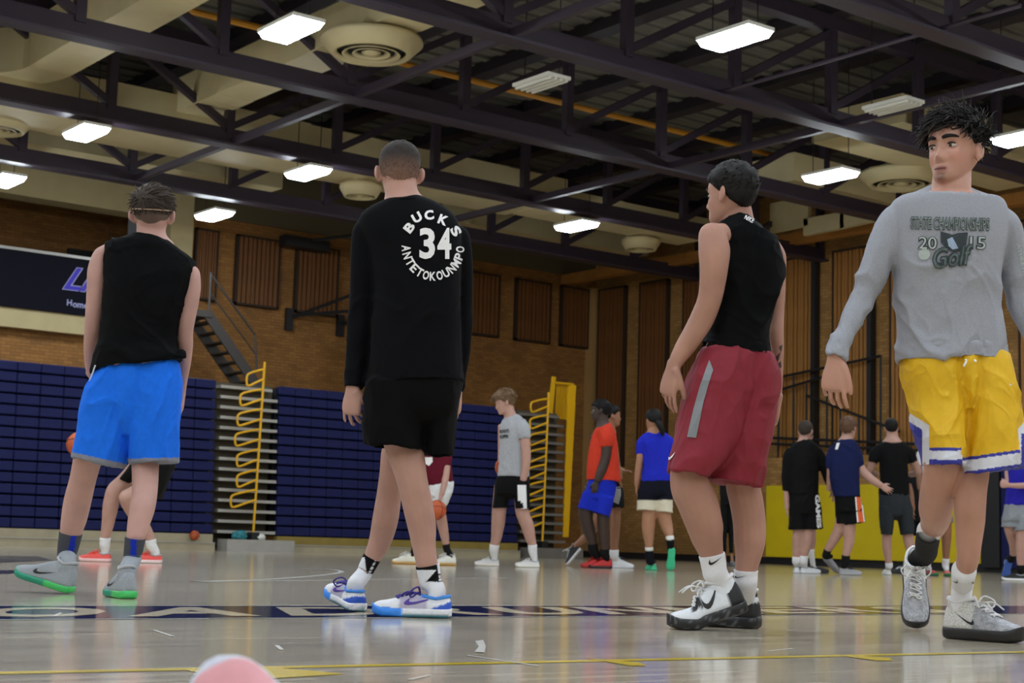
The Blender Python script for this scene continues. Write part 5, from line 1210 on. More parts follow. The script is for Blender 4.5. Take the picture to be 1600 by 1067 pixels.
    sock(p, S1+ank(pB, D, zs, .076), D, zs, sk1, M_attr, lab='black sock with a white top')
    o = sock(p, S2+ank(pA, D, zs, .076), D, zs, lambda P: np.tile(C3(226, 226, 232), (len(P), 1)), MATS['ribbed_sock'], lab='white ribbed sock')
    v2, f = swoosh_px(*zs(524, 488), 9, 6, .1, True); decal(o, 'logo_mark', v2, f, bvh(o.data), M_mark, .002, 3)
    v2, f = swoosh_px(*zs(686, 490), 5, 5, .1); decal(o, 'logo_mark', v2, f, bvh(o.data), M_mark, .002, 3)
build_p4()
# ================================================================== players farther back
def ball(c, lab, r=.12):
    t = empty('basketball', c, lab, 'ball')
    v, f = ellipsoid(c, (r, r, r), np.eye(3), 28, 18); mesh_obj('skin', v, f, mat('orange_ball', rgb(186, 84, 42), .6, .06, 40, bump=.4, bscale=300), t, True)
    c = np.asarray(c)
    for k in range(3):
        ax = [(1, 0, 0), (0, 1, 0), (.3, .3, 1)][k]; ax = np.array(ax, float)/np.linalg.norm(ax); u = np.cross(ax, (0, .6, .8)); u /= np.linalg.norm(u); w = np.cross(ax, u)
        MB().tube([c+r*1.0*(math.cos(a)*u+math.sin(a)*w) for a in np.linspace(0, 2*math.pi, 33)], .0035, 5).build('seam', mat('ball_seam', rgb(40, 26, 22), .7), t, True)
M_plain = {}
def pm(c, rough=.8): 
    k = 'cloth_%d_%d_%d' % c
    return mat(k, rgb(*c), rough, .06, 30, bump=.15, bscale=400, spec=.15)
SK = {'light': (186, 144, 130), 'tan': (172, 124, 96), 'dark': (62, 46, 40), 'mid': (150, 104, 78)}
def bg(lab, z, D, head=None, tone='light', hairm=None, hair=None, shirt=None, shirtc=(20, 20, 20), sleeves=(), arms=(), hands=(), shorts=None, legs=(), shortc=(20, 20, 20), limbs=(), socks=(), shoes=(), neck=None, prints=(), shirtfn=None, shortfn=None, vox=.0138, bvox=None, foot=None, extra=None):
    p = person(foot if foot is not None else W(*z(*shoes[0][0:2]), D), lab)
    body = []; pl = []
    for (x, y, ang, col, solec, *o) in shoes:
        kw = o[0] if o else {}
        dzi = limbs[len(pl)][-1][3] if len(pl) < len(limbs) else 0.0
        if len(socks) > len(pl) and socks[len(pl)]: dzi = socks[len(pl)][0][-1][3]
        h = W(*z(x, y), D+dzi); h[2] = 0.0
        kk = {a: b for a, b in kw.items() if a in ('pitch', 'bend', 'high', 'lift')}
        kk.setdefault('high', True)
        pl.append(shoe(p, h, ang, kw.get('L', .31), cols=rgb(*col), sole=rgb(*solec), detail=True, lace=kw.get('lace'), lab=kw.get('lab'), **kk)[1])
    if head:
        x, y, ang, s, *rest = head; R = frame(rotdir(ang, rest[0] if rest else 0)); hc = W(*z(x, y), D)
        body += head_parts(hc, R, s)
        if neck: body.append(limb(neck, D, z, .95, sub=3))
        if hair is not None: hair_obj(p, hairm, hc, R, s, **hair)
        for q in (-1, 1): eye(p, hc, R, s, q)
    if shirt: body.append(rows(inset(shirt[1:], .8, .75), D, z, sub=2, n=24))
    if shorts: body.append(rows(inset(shorts, .7, .7), D, z, sub=2, n=24))
    for a in arms: body.append(limb(a, D, z, sub=3, n=12))
    for (x, y, dz, d, nrm, th, *o) in hands:
        kw = dict(o[0]) if o else {}; body += hand_parts(W(*z(x, y), D+dz), d, nrm, th, **kw)
    for i, a in enumerate(limbs):
        sk_ = socks[i][0] if i < len(socks) and socks[i] else []
        tail = [(q[0], q[1], q[2]*.88, q[3]) for q in sk_]
        body.append(limb(list(a)+tail+(ank(pl[i], D, z, .066) if i < len(pl) else []), D, z, sub=3, n=14))
    link_mesh('body', remesh(body, bvox or vox, 3), mat('skin_bg_'+tone, rgb(*SK[tone]), .5, .06, 14), p, True)
    for i, sk_ in enumerate(socks):
        if sk_:
            pts, c, *fn = sk_; sock(p, list(pts)+ank(pl[i], D, z, .076), D, z, fn[0] if fn else None, M_attr if fn else pm(c), res=(24, 5))
    if shirt:
        o, me = cloth(p, 'shirt', [rows(shirt, D, z, hem=(.02, .05), sub=3, n=32)]+[limb(a, D, z, hem=(.016, .04), sub=3) for a in sleeves], vox, M_attr if shirtfn else pm(shirtc), wrinkles(.008, (4, 4, 4), len(lab), .001), 2, colfn=shirtfn)
        if prints:
            bv = bvh(me)
            for nm, (v2, f), m in prints:
                if nm == 'shirt_print': decal(p, nm, v2, f, bv, m, .006, 3)
    if shorts:
        o, me = cloth(p, 'shorts', [rows(shorts, D, z, sub=3, n=32)]+[rows(a, D, z, hem=(.02, .06), sub=3, n=28) for a in legs], vox, M_attr if shortfn else pm(shortc), wrinkles(.008, (5, 5, 2), len(lab)+3, .001, tilt=.2), 2, colfn=shortfn)
        if prints:
            bv = bvh(me)
            for nm, (v2, f), m in prints:
                if nm == 'shorts_print': decal(p, nm, v2, f, bv, m, .006, 3)
    if extra: extra(p, z, D)
    return p
DOWN = -CU; WH_ = (226, 226, 228); BK_ = (22, 22, 24)
def poly(z, pts): return poly_mesh([z(*q) for q in pts])

# grey-tee player with a ball on his hip
z = Zm(730, 600, 3.554); D = fd(*z(200, 1014))
bg('player in grey printed tee and black shorts looking down at the floor', z, D, bvox=.010, head=(208, 104, 185, 1.22, -18), tone='light', hairm=M_hairlt,
   hair=dict(thick=.026, front=.055, side=.0, back=-.045, n_str=500, slen=.05, srad=.005, seed=4, comb=(0, .8, .1), curl=.3, fuzz=1.3, sidet=.4, lift=.5),
   neck=[(225, 120, 62, 0), (236, 165, 66, 0), (244, 200, 90, 0)],
   shirt=[(205, 186, 282, 166, 0, .07), (188, 208, 312, 190, 0, .12), (180, 250, 330, 240, 0, .15), (179, 330, 332, 330, 0, .16), (176, 430, 338, 430, 0, .16), (166, 516, 346, 516, 0, .17)], shirtc=(168, 170, 176),
   sleeves=([(290, 215, 80, -.08), (312, 250, 82, -.12), (318, 305, 70, -.14)],), arms=([(300, 230, 60, -.08), (318, 300, 54, -.14), (326, 360, 54, -.15), (328, 430, 50, -.16), (318, 500, 42, -.16), (310, 535, 38, -.16)], [(200, 230, 60, .15), (196, 340, 52, .2), (192, 430, 46, .2)]),
   hands=((308, 538, -.16, DOWN-CR*.25, CF+CR*.3, -CR, dict(curl=(12, 20, 18), s=1.1)), (190, 440, .2, DOWN-CR*.3, CR, -CF)),
   shorts=[(168, 505, 344, 505, 0, .15), (158, 560, 348, 560, 0, .16), (152, 610, 348, 610, 0, .15)], legs=([(156, 540, 262, 540, .06, .14), (146, 620, 240, 620, .06, .14), (138, 692, 222, 692, .06, .14)], [(250, 540, 348, 540, -.06, .14), (262, 620, 348, 620, -.06, .14), (268, 694, 352, 694, -.06, .14)]), shortc=(14, 14, 15),
   limbs=([(190, 560, 80, .06), (178, 690, 80, .06), (172, 770, 76, .08), (162, 850, 60, .1)], [(300, 560, 80, -.06), (304, 700, 76, -.06), (334, 785, 74, -.05), (352, 860, 58, -.04)]),
   socks=(([(152, 892, 56, .1), (148, 925, 50, .1)], WH_), ([(362, 892, 52, -.04), (364, 930, 48, -.04)], WH_)),
   shoes=((176, 1008, 180, (206, 204, 204), (228, 222, 216), dict(high=False, lace=M_lwhite)), (398, 1020, 195, (214, 212, 210), (228, 226, 220), dict(high=False, lace=M_lwhite))),
   prints=(('shirt_print', text_px('ALWAYS', *z(206, 262), 6, 15, .1, .04), M_mark), ('shirt_print', text_px('HOPPIN', *z(204, 292), 6, 14, .1, .04), M_mark), ('shorts_print', poly(z, [(280, 560), (326, 560), (330, 690), (284, 690)]), M_print)))
ball(W(*z(205, 462), D+.28), 'basketball held at the hip of the grey-tee player')

# red-tee player
z = Zm(870, 610, 3.68); D = fd(*z(210, 1022))
bg('player in orange-red tee and royal blue shorts with red shoes', z, D, bvox=.010, head=(250, 118, 172, 1.20), tone='dark', hairm=M_hairdk,
   hair=dict(thick=.016, front=.05, side=.0, back=-.05, n_str=400, slen=.018, srad=.005, seed=6, comb=(0, .2, .2), curl=.8, fuzz=1, sidet=.5),
   neck=[(255, 120, 70, 0), (262, 175, 72, 0), (268, 215, 100, 0)],
   shirt=[(226, 212, 306, 182, 0, .08), (206, 248, 330, 222, 0, .13), (190, 310, 348, 300, 0, .16), (178, 400, 356, 400, 0, .17), (170, 470, 362, 470, 0, .17), (172, 514, 370, 526, 0, .18)], shirtc=(206, 62, 42),
   sleeves=([(268, 225, 90, -.1), (284, 270, 88, -.14), (286, 325, 74, -.15)],), arms=([(275, 240, 70, -.1), (286, 320, 62, -.15), (280, 390, 60, -.16), (258, 460, 56, -.17), (232, 520, 44, -.17)], [(220, 260, 60, .2), (215, 400, 50, .2), (212, 480, 44, .2)]),
   hands=((228, 528, -.17, DOWN-CR*.25, CF+CR*.2, -CR*.5-CF, dict(curl=(14, 22, 18), s=1.15)),),
   shorts=[(186, 505, 345, 515, 0, .16), (168, 560, 340, 580, 0, .17), (150, 610, 326, 640, 0, .17)], legs=([(150, 580, 260, 600, .02, .16), (132, 640, 245, 670, .02, .16), (118, 676, 240, 708, .02, .16)], [(220, 600, 330, 620, -.03, .16), (212, 660, 315, 690, -.03, .16), (206, 700, 302, 730, -.03, .16)]), shortc=(30, 48, 190),
   limbs=([(200, 560, 90, .02), (165, 700, 86, .02), (180, 790, 76, .03), (200, 850, 62, .04)], [(280, 600, 84, -.03), (266, 740, 70, -.03), (270, 830, 62, -.03), (274, 890, 52, -.03)]),
   socks=(([(206, 882, 62, .04), (210, 915, 60, .04)], BK_), ([(275, 912, 54, -.03), (276, 940, 52, -.03)], BK_)),
   shoes=((268, 1016, 184, (196, 36, 36), (150, 26, 26), dict(lace=pm((150, 26, 26)))), (318, 1026, 180, (192, 34, 34), (40, 24, 24), dict(lace=pm((150, 26, 26))))))
# player half hidden behind him
D2 = D+.9
bg('player half hidden behind the orange-red tee, face turned right', z, D2, head=(318, 148, 10, 1.22), tone='mid', hairm=M_hairdk,
   hair=dict(thick=.016, front=.05, side=.0, back=-.05, n_str=300, slen=.018, srad=.005, seed=7, comb=(0, .2, .2), curl=.8, fuzz=1, sidet=.5),
   neck=[(310, 150, 66, 0), (300, 200, 70, 0), (295, 240, 100, 0)],
   shirt=[(265, 220, 330, 225, 0, .08), (235, 260, 345, 262, 0, .13), (225, 340, 345, 340, 0, .16), (225, 440, 340, 440, 0, .16), (230, 540, 350, 540, 0, .17)], shirtc=(24, 24, 26),
   arms=([(300, 280, 60, .1), (320, 380, 52, .1), (350, 450, 46, .0), (375, 462, 40, -.05)], [(320, 300, 60, -.1), (340, 420, 50, -.1), (358, 510, 44, -.1)]), hands=((376, 463, -.05, CR+CU*.05, DOWN, CU), (360, 515, -.1, DOWN+CR*.3, -CR, CF)),
   shorts=[(235, 530, 352, 530, 0, .16), (240, 580, 375, 580, 0, .17), (245, 620, 380, 620, 0, .16)], legs=([(240, 560, 330, 560, .1, .14), (250, 620, 330, 620, .1, .14), (255, 670, 330, 670, .1, .14)], [(290, 560, 378, 560, -.05, .15), (300, 620, 386, 620, -.05, .15), (306, 676, 390, 676, -.05, .15)]), shortc=(24, 24, 26),
   limbs=([(320, 600, 86, 0), (336, 690, 66, 0), (334, 790, 60, 0), (331, 880, 50, 0)], [(280, 600, 86, .1), (240, 740, 66, .15), (205, 800, 56, .3), (170, 840, 48, .45)]),
   socks=(([(330, 915, 54, 0), (330, 955, 52, 0)], WH_), None),
   shoes=((316, 1022, 5, (226, 228, 232), (226, 228, 236), dict(lace=M_mark)), (140, 1000, 170, (26, 26, 28), (222, 222, 224), dict(pitch=-52, lace=M_lwhite))),
   prints=(('shorts_print', poly(z, [(330, 560), (365, 555), (368, 600), (355, 655), (326, 640)]), pm((150, 150, 152))),))
# royal-blue tee, black cap
D = fd(*z(530, 1034))
def b6s(P):
    px = (proj(P)-np.array([870, 610]))*3.68; c = np.tile(C3(18, 20, 34), (len(P), 1)); c[px[:, 1] > 630] = C3(220, 212, 190); return c
def b6k(P):
    px = (proj(P)-np.array([870, 610]))*3.68; c = np.tile(C3(18, 19, 26), (len(P), 1)); c[px[:, 1] < 922] = C3(222, 220, 214); return c
def b6k2(P):
    px = (proj(P)-np.array([870, 610]))*3.68; c = np.tile(C3(18, 19, 26), (len(P), 1)); c[px[:, 1] < 856] = C3(222, 220, 214); return c
def tail(p, z, D):
    MB().tube(smooth_path([W(*z(x, y), D+d_) for x, y, d_ in ((575, 178, -.12), (592, 200, -.16), (604, 230, -.16), (612, 262, -.15))], 5), np.interp(np.linspace(0, 1, 16), [0, .3, .8, 1], [.035, .045, .035, .01]), 10).build('ponytail', M_hairdk, p, True)
bg('player in royal blue tee and navy shorts with cream hems, walking away', z, D, head=(553, 172, 115, 1.16), tone='tan', hairm=M_hairdk,
   hair=dict(thick=.014, front=.03, side=-.004, back=-.03, n_str=100, slen=.014, srad=.005, seed=9, comb=(0, -.5, .0), fuzz=.4, sidet=.9), neck=[(555, 180, 60, 0), (560, 215, 66, 0), (562, 245, 110, 0)],
   shirt=[(532, 236, 596, 234, 0, .08), (490, 256, 638, 250, 0, .12), (478, 300, 652, 296, 0, .15), (492, 360, 652, 360, 0, .16), (494, 440, 660, 440, 0, .16), (486, 524, 664, 524, 0, .17)], shirtc=(34, 44, 186),
   sleeves=([(505, 280, 60, 0), (486, 310, 62, 0), (480, 366, 50, 0)], [(630, 280, 60, 0), (652, 310, 60, 0), (658, 366, 50, 0)]), arms=([(490, 310, 50, 0), (478, 390, 46, 0), (468, 470, 42, .03), (460, 545, 34, .06)], [(650, 310, 50, 0), (662, 400, 44, 0), (670, 480, 40, .1)]), hands=((459, 550, .06, DOWN, CR, CF, dict(s=1.05)),),
   shorts=[(486, 515, 662, 515, 0, .16), (474, 560, 664, 560, 0, .17), (470, 600, 666, 600, 0, .16)], legs=([(470, 570, 572, 570, 0, .15), (464, 630, 572, 630, 0, .15), (459, 688, 572, 694, 0, .15)], [(566, 570, 665, 570, .02, .15), (568, 630, 666, 630, .02, .15), (570, 698, 666, 704, .02, .15)]), shortfn=b6s,
   limbs=([(530, 600, 90, 0), (530, 700, 82, 0), (526, 790, 76, 0), (530, 870, 54, 0)], [(612, 600, 90, .02), (614, 710, 84, .02), (632, 780, 72, .0), (646, 825, 52, -.05)]),
   socks=(([(531, 900, 48, 0), (533, 940, 46, 0), (536, 985, 44, 0)], BK_, b6k), ([(649, 838, 48, -.06), (653, 870, 46, -.08)], BK_, b6k2)),
   shoes=((560, 1040, 100, (60, 190, 140), (60, 196, 146), dict(high=False)), (662, 1000, 95, (60, 190, 140), (60, 196, 146), dict(high=False, pitch=-72))), extra=tail)

# three at the yellow pad
z = Zm(1200, 640, 3.811); D = fd(*z(205, 975))
bg('player in black hoodie and black shorts with white side lettering', z, D, bvox=.010, head=(226, 130, 60, 1.16), tone='light', hairm=M_hairbr,
   hair=dict(thick=.014, front=.05, side=.0, back=-.05, n_str=300, slen=.02, srad=.005, seed=2, comb=(0, .4, .2), fuzz=.8, sidet=.4), neck=[(222, 135, 62, 0), (216, 175, 66, 0), (215, 205, 110, 0)],
   shirt=[(182, 184, 256, 182, 0, .09), (140, 212, 290, 206, 0, .13), (120, 260, 306, 250, 0, .15), (122, 340, 302, 330, 0, .17), (122, 430, 300, 430, 0, .17), (122, 506, 302, 506, 0, .18)], shirtc=(14, 14, 15),
   sleeves=([(140, 240, 60, 0), (116, 280, 60, 0), (108, 380, 54, 0), (104, 485, 40, 0)], [(288, 240, 64, 0), (315, 290, 62, 0), (342, 370, 56, 0), (376, 465, 46, 0)]), arms=([(108, 470, 34, 0), (112, 540, 32, 0), (114, 590, 30, 0)], [(360, 430, 40, 0), (384, 480, 38, 0)]),
   hands=((114, 585, 0, DOWN, CR, CF), (386, 482, 0, DOWN+CR*.25, -CR-CF*.5, CF, dict(s=1.1))),
   shorts=[(128, 490, 300, 490, 0, .17), (126, 560, 312, 560, 0, .18), (126, 620, 320, 620, 0, .17)], legs=([(126, 580, 232, 580, .02, .16), (124, 660, 228, 660, .02, .16), (124, 716, 226, 716, .02, .16)], [(212, 580, 316, 580, 0, .16), (210, 660, 322, 660, 0, .16), (210, 716, 326, 712, 0, .16)]), shortc=(14, 14, 15),
   limbs=([(180, 620, 80, .02), (180, 720, 66, .02), (175, 790, 62, .02), (172, 850, 52, .02)], [(250, 620, 80, 0), (238, 720, 74, 0), (230, 790, 68, 0), (216, 850, 54, 0)]),
   socks=(([(170, 876, 50, .02), (168, 905, 48, .02)], WH_), ([(213, 870, 54, 0), (211, 905, 52, 0)], WH_)),
   shoes=((172, 975, 80, (226, 228, 232), (226, 228, 236), dict(high=False)), (196, 980, 20, (224, 226, 230), (226, 228, 232), dict(high=False, lace=M_mark))),
   prints=(('shorts_print', text_px('GAMES', *z(298, 606), 7, 52, -1.5, .05), M_print),))
D3 = D+.9
bg('player almost hidden behind the black hoodie, one leg showing', z, D3, head=(228, 160, 70, 1.1), tone='light', hairm=M_hairbr, hair=dict(thick=.014, n_str=60, seed=3),
   neck=[(228, 165, 56, 0), (228, 205, 60, 0), (228, 230, 90, 0)], shirt=[(190, 225, 262, 225, 0, .08), (160, 260, 285, 260, 0, .13), (165, 360, 280, 360, 0, .15), (165, 510, 285, 510, 0, .16)], shirtc=(20, 20, 22),
   shorts=[(165, 500, 285, 500, 0, .15), (160, 560, 288, 560, 0, .15)], legs=([(160, 560, 225, 560, 0, .14), (162, 700, 222, 700, 0, .14)], [(220, 560, 286, 560, 0, .14), (224, 700, 284, 700, 0, .14)]), shortc=(20, 20, 22),
   limbs=([(258, 620, 60, 0), (262, 730, 48, 0), (262, 800, 44, 0)], [(192, 620, 60, 0), (190, 730, 48, 0), (188, 800, 42, 0)]), socks=(([(260, 830, 34, 0), (259, 862, 34, 0)], WH_), ([(186, 830, 34, 0), (185, 862, 34, 0)], WH_)),
   shoes=((246, 918, 15, (28, 28, 30), (30, 30, 32), dict(high=False)), (180, 918, 60, (28, 28, 30), (30, 30, 32), dict(high=False))))
D = fd(*z(470, 985))
bg('player in navy tee and orange-striped black shorts reaching out his hand', z, D, bvox=.0085, head=(482, 112, 50, 1.22), tone='light', hairm=mat('mid_brown_hair', rgb(92, 62, 42), .6, .25, 90),
   hair=dict(thick=.020, front=.05, side=-.008, back=-.055, n_str=400, slen=.03, srad=.005, seed=12, comb=(.2, .5, 0), fuzz=.6, sidet=.6), neck=[(478, 118, 62, 0), (470, 160, 66, 0), (466, 195, 110, 0)],
   shirt=[(430, 178, 502, 176, 0, .09), (398, 196, 526, 198, 0, .13), (378, 240, 540, 246, 0, .15), (366, 320, 544, 330, 0, .17), (370, 420, 542, 420, 0, .17), (392, 518, 548, 518, 0, .17)], shirtc=(22, 30, 72),
   sleeves=([(510, 230, 70, 0), (530, 280, 72, 0), (545, 340, 62, 0)], [(395, 230, 60, .05), (372, 290, 60, .05), (366, 350, 50, .05)]), arms=([(530, 290, 60, 0), (556, 358, 58, 0), (600, 402, 52, -.03), (645, 435, 46, -.05), (672, 452, 40, -.05)], [(372, 340, 44, .05), (368, 420, 40, .15), (366, 480, 36, .2)]),
   hands=((674, 454, -.05, CR*.8-CU*.45, CF-CU*.2, CU+CR*.3, dict(s=1.15, curl=(5, 8, 8), tout=.9, spread=.4)),),
   shorts=[(396, 506, 546, 506, 0, .16), (400, 560, 558, 560, 0, .17), (404, 610, 566, 610, 0, .16)], legs=([(400, 570, 490, 570, .05, .15), (402, 630, 480, 630, .05, .15), (406, 682, 470, 686, .05, .15)], [(450, 570, 562, 570, 0, .15), (450, 630, 570, 630, 0, .15), (450, 686, 576, 672, 0, .15)]), shortc=(14, 14, 15),
   limbs=([(490, 600, 84, 0), (483, 700, 76, 0), (482, 780, 66, 0), (470, 840, 52, 0)], [(445, 600, 80, .05), (428, 700, 68, .08), (398, 765, 60, .12), (368, 815, 50, .16)]),
   socks=(([(464, 868, 50, 0), (461, 905, 48, 0)], BK_), ([(356, 836, 48, .18), (345, 870, 46, .2)], BK_)),
   shoes=((425, 985, 0, (150, 150, 154), (158, 158, 160), dict(high=False, lace=M_mark)), (330, 965, 20, (150, 150, 154), (128, 128, 132), dict(high=False, pitch=-42))),
   prints=(('shorts_print', poly(z, [(524, 520), (548, 520), (568, 668), (538, 670)]), mat('orange_stripe', rgb(226, 96, 40), .6)), ('shorts_print', poly(z, [(517, 520), (524, 520), (538, 670), (530, 670)]), M_print), ('shorts_print', poly(z, [(548, 520), (555, 520), (575, 667), (568, 668)]), M_print), ('shirt_print', poly(z, [(410, 200), (428, 198), (416, 236), (400, 238)]), M_print)))
D = fd(*z(720, 985))
bg('player in black tee and charcoal shorts seen from behind near the pad', z, D, head=(733, 112, 85, 1.12), tone='light', hairm=M_hairdk,
   hair=dict(thick=.014, front=.05, side=-.002, back=-.05, n_str=300, slen=.016, srad=.005, seed=14, comb=(0, .3, .3), fuzz=.8, sidet=.6), neck=[(736, 120, 66, 0), (740, 160, 72, 0), (740, 192, 120, 0)],
   shirt=[(700, 186, 780, 184, 0, .09), (660, 204, 820, 202, 0, .13), (642, 240, 840, 236, 0, .15), (664, 320, 832, 320, 0, .17), (668, 420, 832, 420, 0, .17), (660, 514, 842, 514, 0, .17)], shirtc=(14, 14, 16),
   sleeves=([(668, 230, 66, 0), (638, 265, 68, 0), (622, 315, 58, 0)], [(812, 230, 66, 0), (845, 265, 68, 0), (866, 312, 58, 0)]), arms=([(640, 270, 50, 0), (618, 330, 46, .03), (608, 372, 44, .1), (640, 385, 38, .3)], [(846, 270, 50, 0), (878, 330, 50, .03), (892, 372, 48, .08), (850, 385, 40, .3)]), hands=((642, 386, .3, CR+CF, DOWN, CU), (846, 386, .3, -CR+CF, DOWN, CU)),
   shorts=[(662, 500, 840, 500, 0, .17), (662, 570, 852, 570, 0, .18), (666, 630, 858, 630, 0, .16)], legs=([(662, 580, 756, 580, 0, .16), (668, 670, 744, 670, 0, .16), (676, 746, 738, 748, 0, .15)], [(764, 580, 856, 580, 0, .16), (776, 670, 864, 670, 0, .16), (792, 746, 868, 740, 0, .15)]), shortc=(48, 52, 56),
   limbs=([(710, 600, 80, 0), (708, 750, 60, 0), (708, 820, 56, 0), (716, 890, 42, 0)], [(815, 600, 80, 0), (832, 750, 66, 0), (848, 820, 60, -.02), (858, 880, 44, -.02)]),
   socks=(([(720, 912, 44, 0), (721, 930, 44, 0)], WH_), ([(860, 900, 44, -.02), (861, 920, 44, -.02)], WH_)),
   shoes=((720, 990, 88, (228, 228, 228), (230, 230, 228), dict(high=False)), (862, 985, 80, (228, 228, 228), (230, 230, 228), dict(high=False))))
# white-tee player hidden behind the grey-shirted player's legs
z = Zm(1200, 640, 3.9525); D = fd(*z(1098, 1028))
bg('player in white tee and grey shorts seen between the near player\'s legs', z, D, head=(1020, 120, -100, 1.1), tone='mid', hairm=M_hairdk, hair=dict(thick=.014, n_str=60, seed=5),
   neck=[(1020, 130, 60, 0), (1020, 170, 66, 0), (1020, 200, 100, 0)], shirt=[(985, 200, 1055, 200, 0, .08), (945, 230, 1095, 230, 0, .13), (930, 300, 1105, 300, 0, .15), (945, 400, 1100, 400, 0, .16), (945, 540, 1105, 540, 0, .17)], shirtc=(222, 222, 228), sleeves=([(960, 250, 60, 0), (938, 300, 60, 0), (930, 345, 50, 0)],),
   arms=([(936, 330, 44, 0), (935, 420, 40, -.05), (940, 490, 36, -.1)],), hands=((940, 495, -.1, DOWN, CR, -CF),),
   shorts=[(945, 530, 1108, 530, 0, .16), (940, 600, 1125, 600, 0, .17)], legs=([(940, 580, 1030, 580, 0, .15), (945, 700, 1030, 700, 0, .15)], [(1030, 580, 1128, 580, 0, .15), (1048, 700, 1140, 698, 0, .15)]), shortc=(126, 132, 138),
   limbs=([(1085, 620, 80, 0), (1100, 710, 68, 0), (1102, 800, 60, 0), (1100, 870, 48, 0)], [(985, 620, 80, 0), (985, 710, 66, 0), (985, 800, 58, 0), (985, 870, 46, 0)]), socks=(([(1099, 920, 44, 0), (1097, 965, 42, 0)], WH_), ([(985, 920, 44, 0), (985, 965, 42, 0)], WH_)),
   shoes=((1100, 1022, -100, (206, 96, 90), (40, 120, 80), dict(high=False)), (985, 1022, -80, (206, 96, 90), (40, 120, 80), dict(high=False))))
D = 25.5
bg('player in black standing beyond the charcoal-shorts player', z, D, head=(905, 330, -120, 1.1), tone='mid', hairm=M_hairdk, hair=dict(thick=.014, n_str=60, seed=6),
   neck=[(905, 340, 50, 0), (905, 375, 54, 0), (905, 400, 80, 0)], shirt=[(872, 400, 938, 400, 0, .08), (862, 430, 955, 430, 0, .12), (872, 520, 950, 520, 0, .15), (872, 640, 950, 640, 0, .15)], shirtc=(24, 24, 27), arms=([(890, 450, 36, -.05), (892, 550, 32, -.1), (896, 620, 30, -.12)],), hands=((896, 625, -.12, DOWN, CR, -CF),),
   shorts=[(872, 630, 950, 630, 0, .15), (868, 690, 955, 690, 0, .15)], legs=([(868, 690, 910, 690, 0, .13), (872, 780, 908, 780, 0, .12)], [(908, 690, 955, 690, 0, .13), (912, 780, 950, 780, 0, .12)]), shortc=(22, 22, 24),
   limbs=([(885, 720, 40, 0), (880, 800, 34, 0), (872, 870, 30, 0)], [(930, 720, 40, 0), (930, 800, 34, 0), (930, 870, 30, 0)]), socks=(([(868, 885, 30, 0), (864, 905, 30, 0)], WH_), ([(930, 885, 30, 0), (930, 905, 30, 0)], WH_)),
   shoes=((868, 958, 190, (26, 26, 28), (26, 26, 28), dict(high=False, lace=M_lwhite)), (932, 958, -100, (26, 26, 28), (26, 26, 28), dict(high=False))))
# player at the right edge
z = Zm(1540, 700, 4.85); D = fd(*z(230, 1006))
bg('player in blue-violet shirt and light grey shorts cut by the right edge', z, D, head=(262, -150, -160, 1.15), tone='light', hairm=M_hairbr, hair=dict(thick=.016, n_str=60, seed=8),
   neck=[(265, -140, 70, 0), (265, -90, 76, 0), (265, -60, 110, 0)], shirt=[(225, -60, 305, -60, 0, .08), (180, -30, 350, -30, 0, .13), (170, 60, 360, 60, 0, .16), (172, 200, 352, 200, 0, .17), (165, 320, 350, 320, 0, .17), (150, 435, 355, 435, 0, .18)], shirtc=(40, 36, 160),
   sleeves=([(340, 0, 80, -.05), (362, 80, 80, -.08), (368, 160, 66, -.1)],), arms=([(362, 120, 60, -.1), (366, 220, 56, -.12), (340, 275, 52, -.2), (260, 285, 46, -.3), (180, 282, 40, -.36)], [(190, 20, 60, .1), (170, 150, 54, .1), (170, 260, 46, .0)]),
   hands=((178, 282, -.36, -CR+CU*.12, CF, CU, dict(s=1.15, curls=((80, 80, 50),)*4)),),
   shorts=[(148, 425, 355, 425, 0, .17), (135, 500, 365, 500, 0, .18), (130, 550, 370, 550, 0, .17)], legs=([(132, 520, 245, 520, .05, .16), (128, 570, 240, 570, .05, .16), (122, 600, 236, 606, .05, .16)], [(225, 520, 370, 520, -.05, .16), (222, 580, 375, 580, -.05, .16), (218, 628, 378, 628, -.05, .16)]), shortc=(142, 146, 154),
   limbs=([(290, 560, 110, -.05), (285, 660, 110, -.05), (278, 760, 96, -.05), (270, 850, 70, -.05)], [(185, 560, 100, .05), (190, 630, 88, .1), (215, 730, 76, .25), (212, 790, 60, .35)]),
   socks=(([(268, 885, 66, -.05), (268, 920, 62, -.05)], BK_), ([(206, 810, 56, .38), (200, 840, 54, .4)], BK_)),
   shoes=((300, 1006, 178, (20, 20, 22), (230, 230, 232), dict(high=False)), (184, 960, 95, (120, 122, 128), (60, 100, 190), dict(high=False, pitch=-60))))
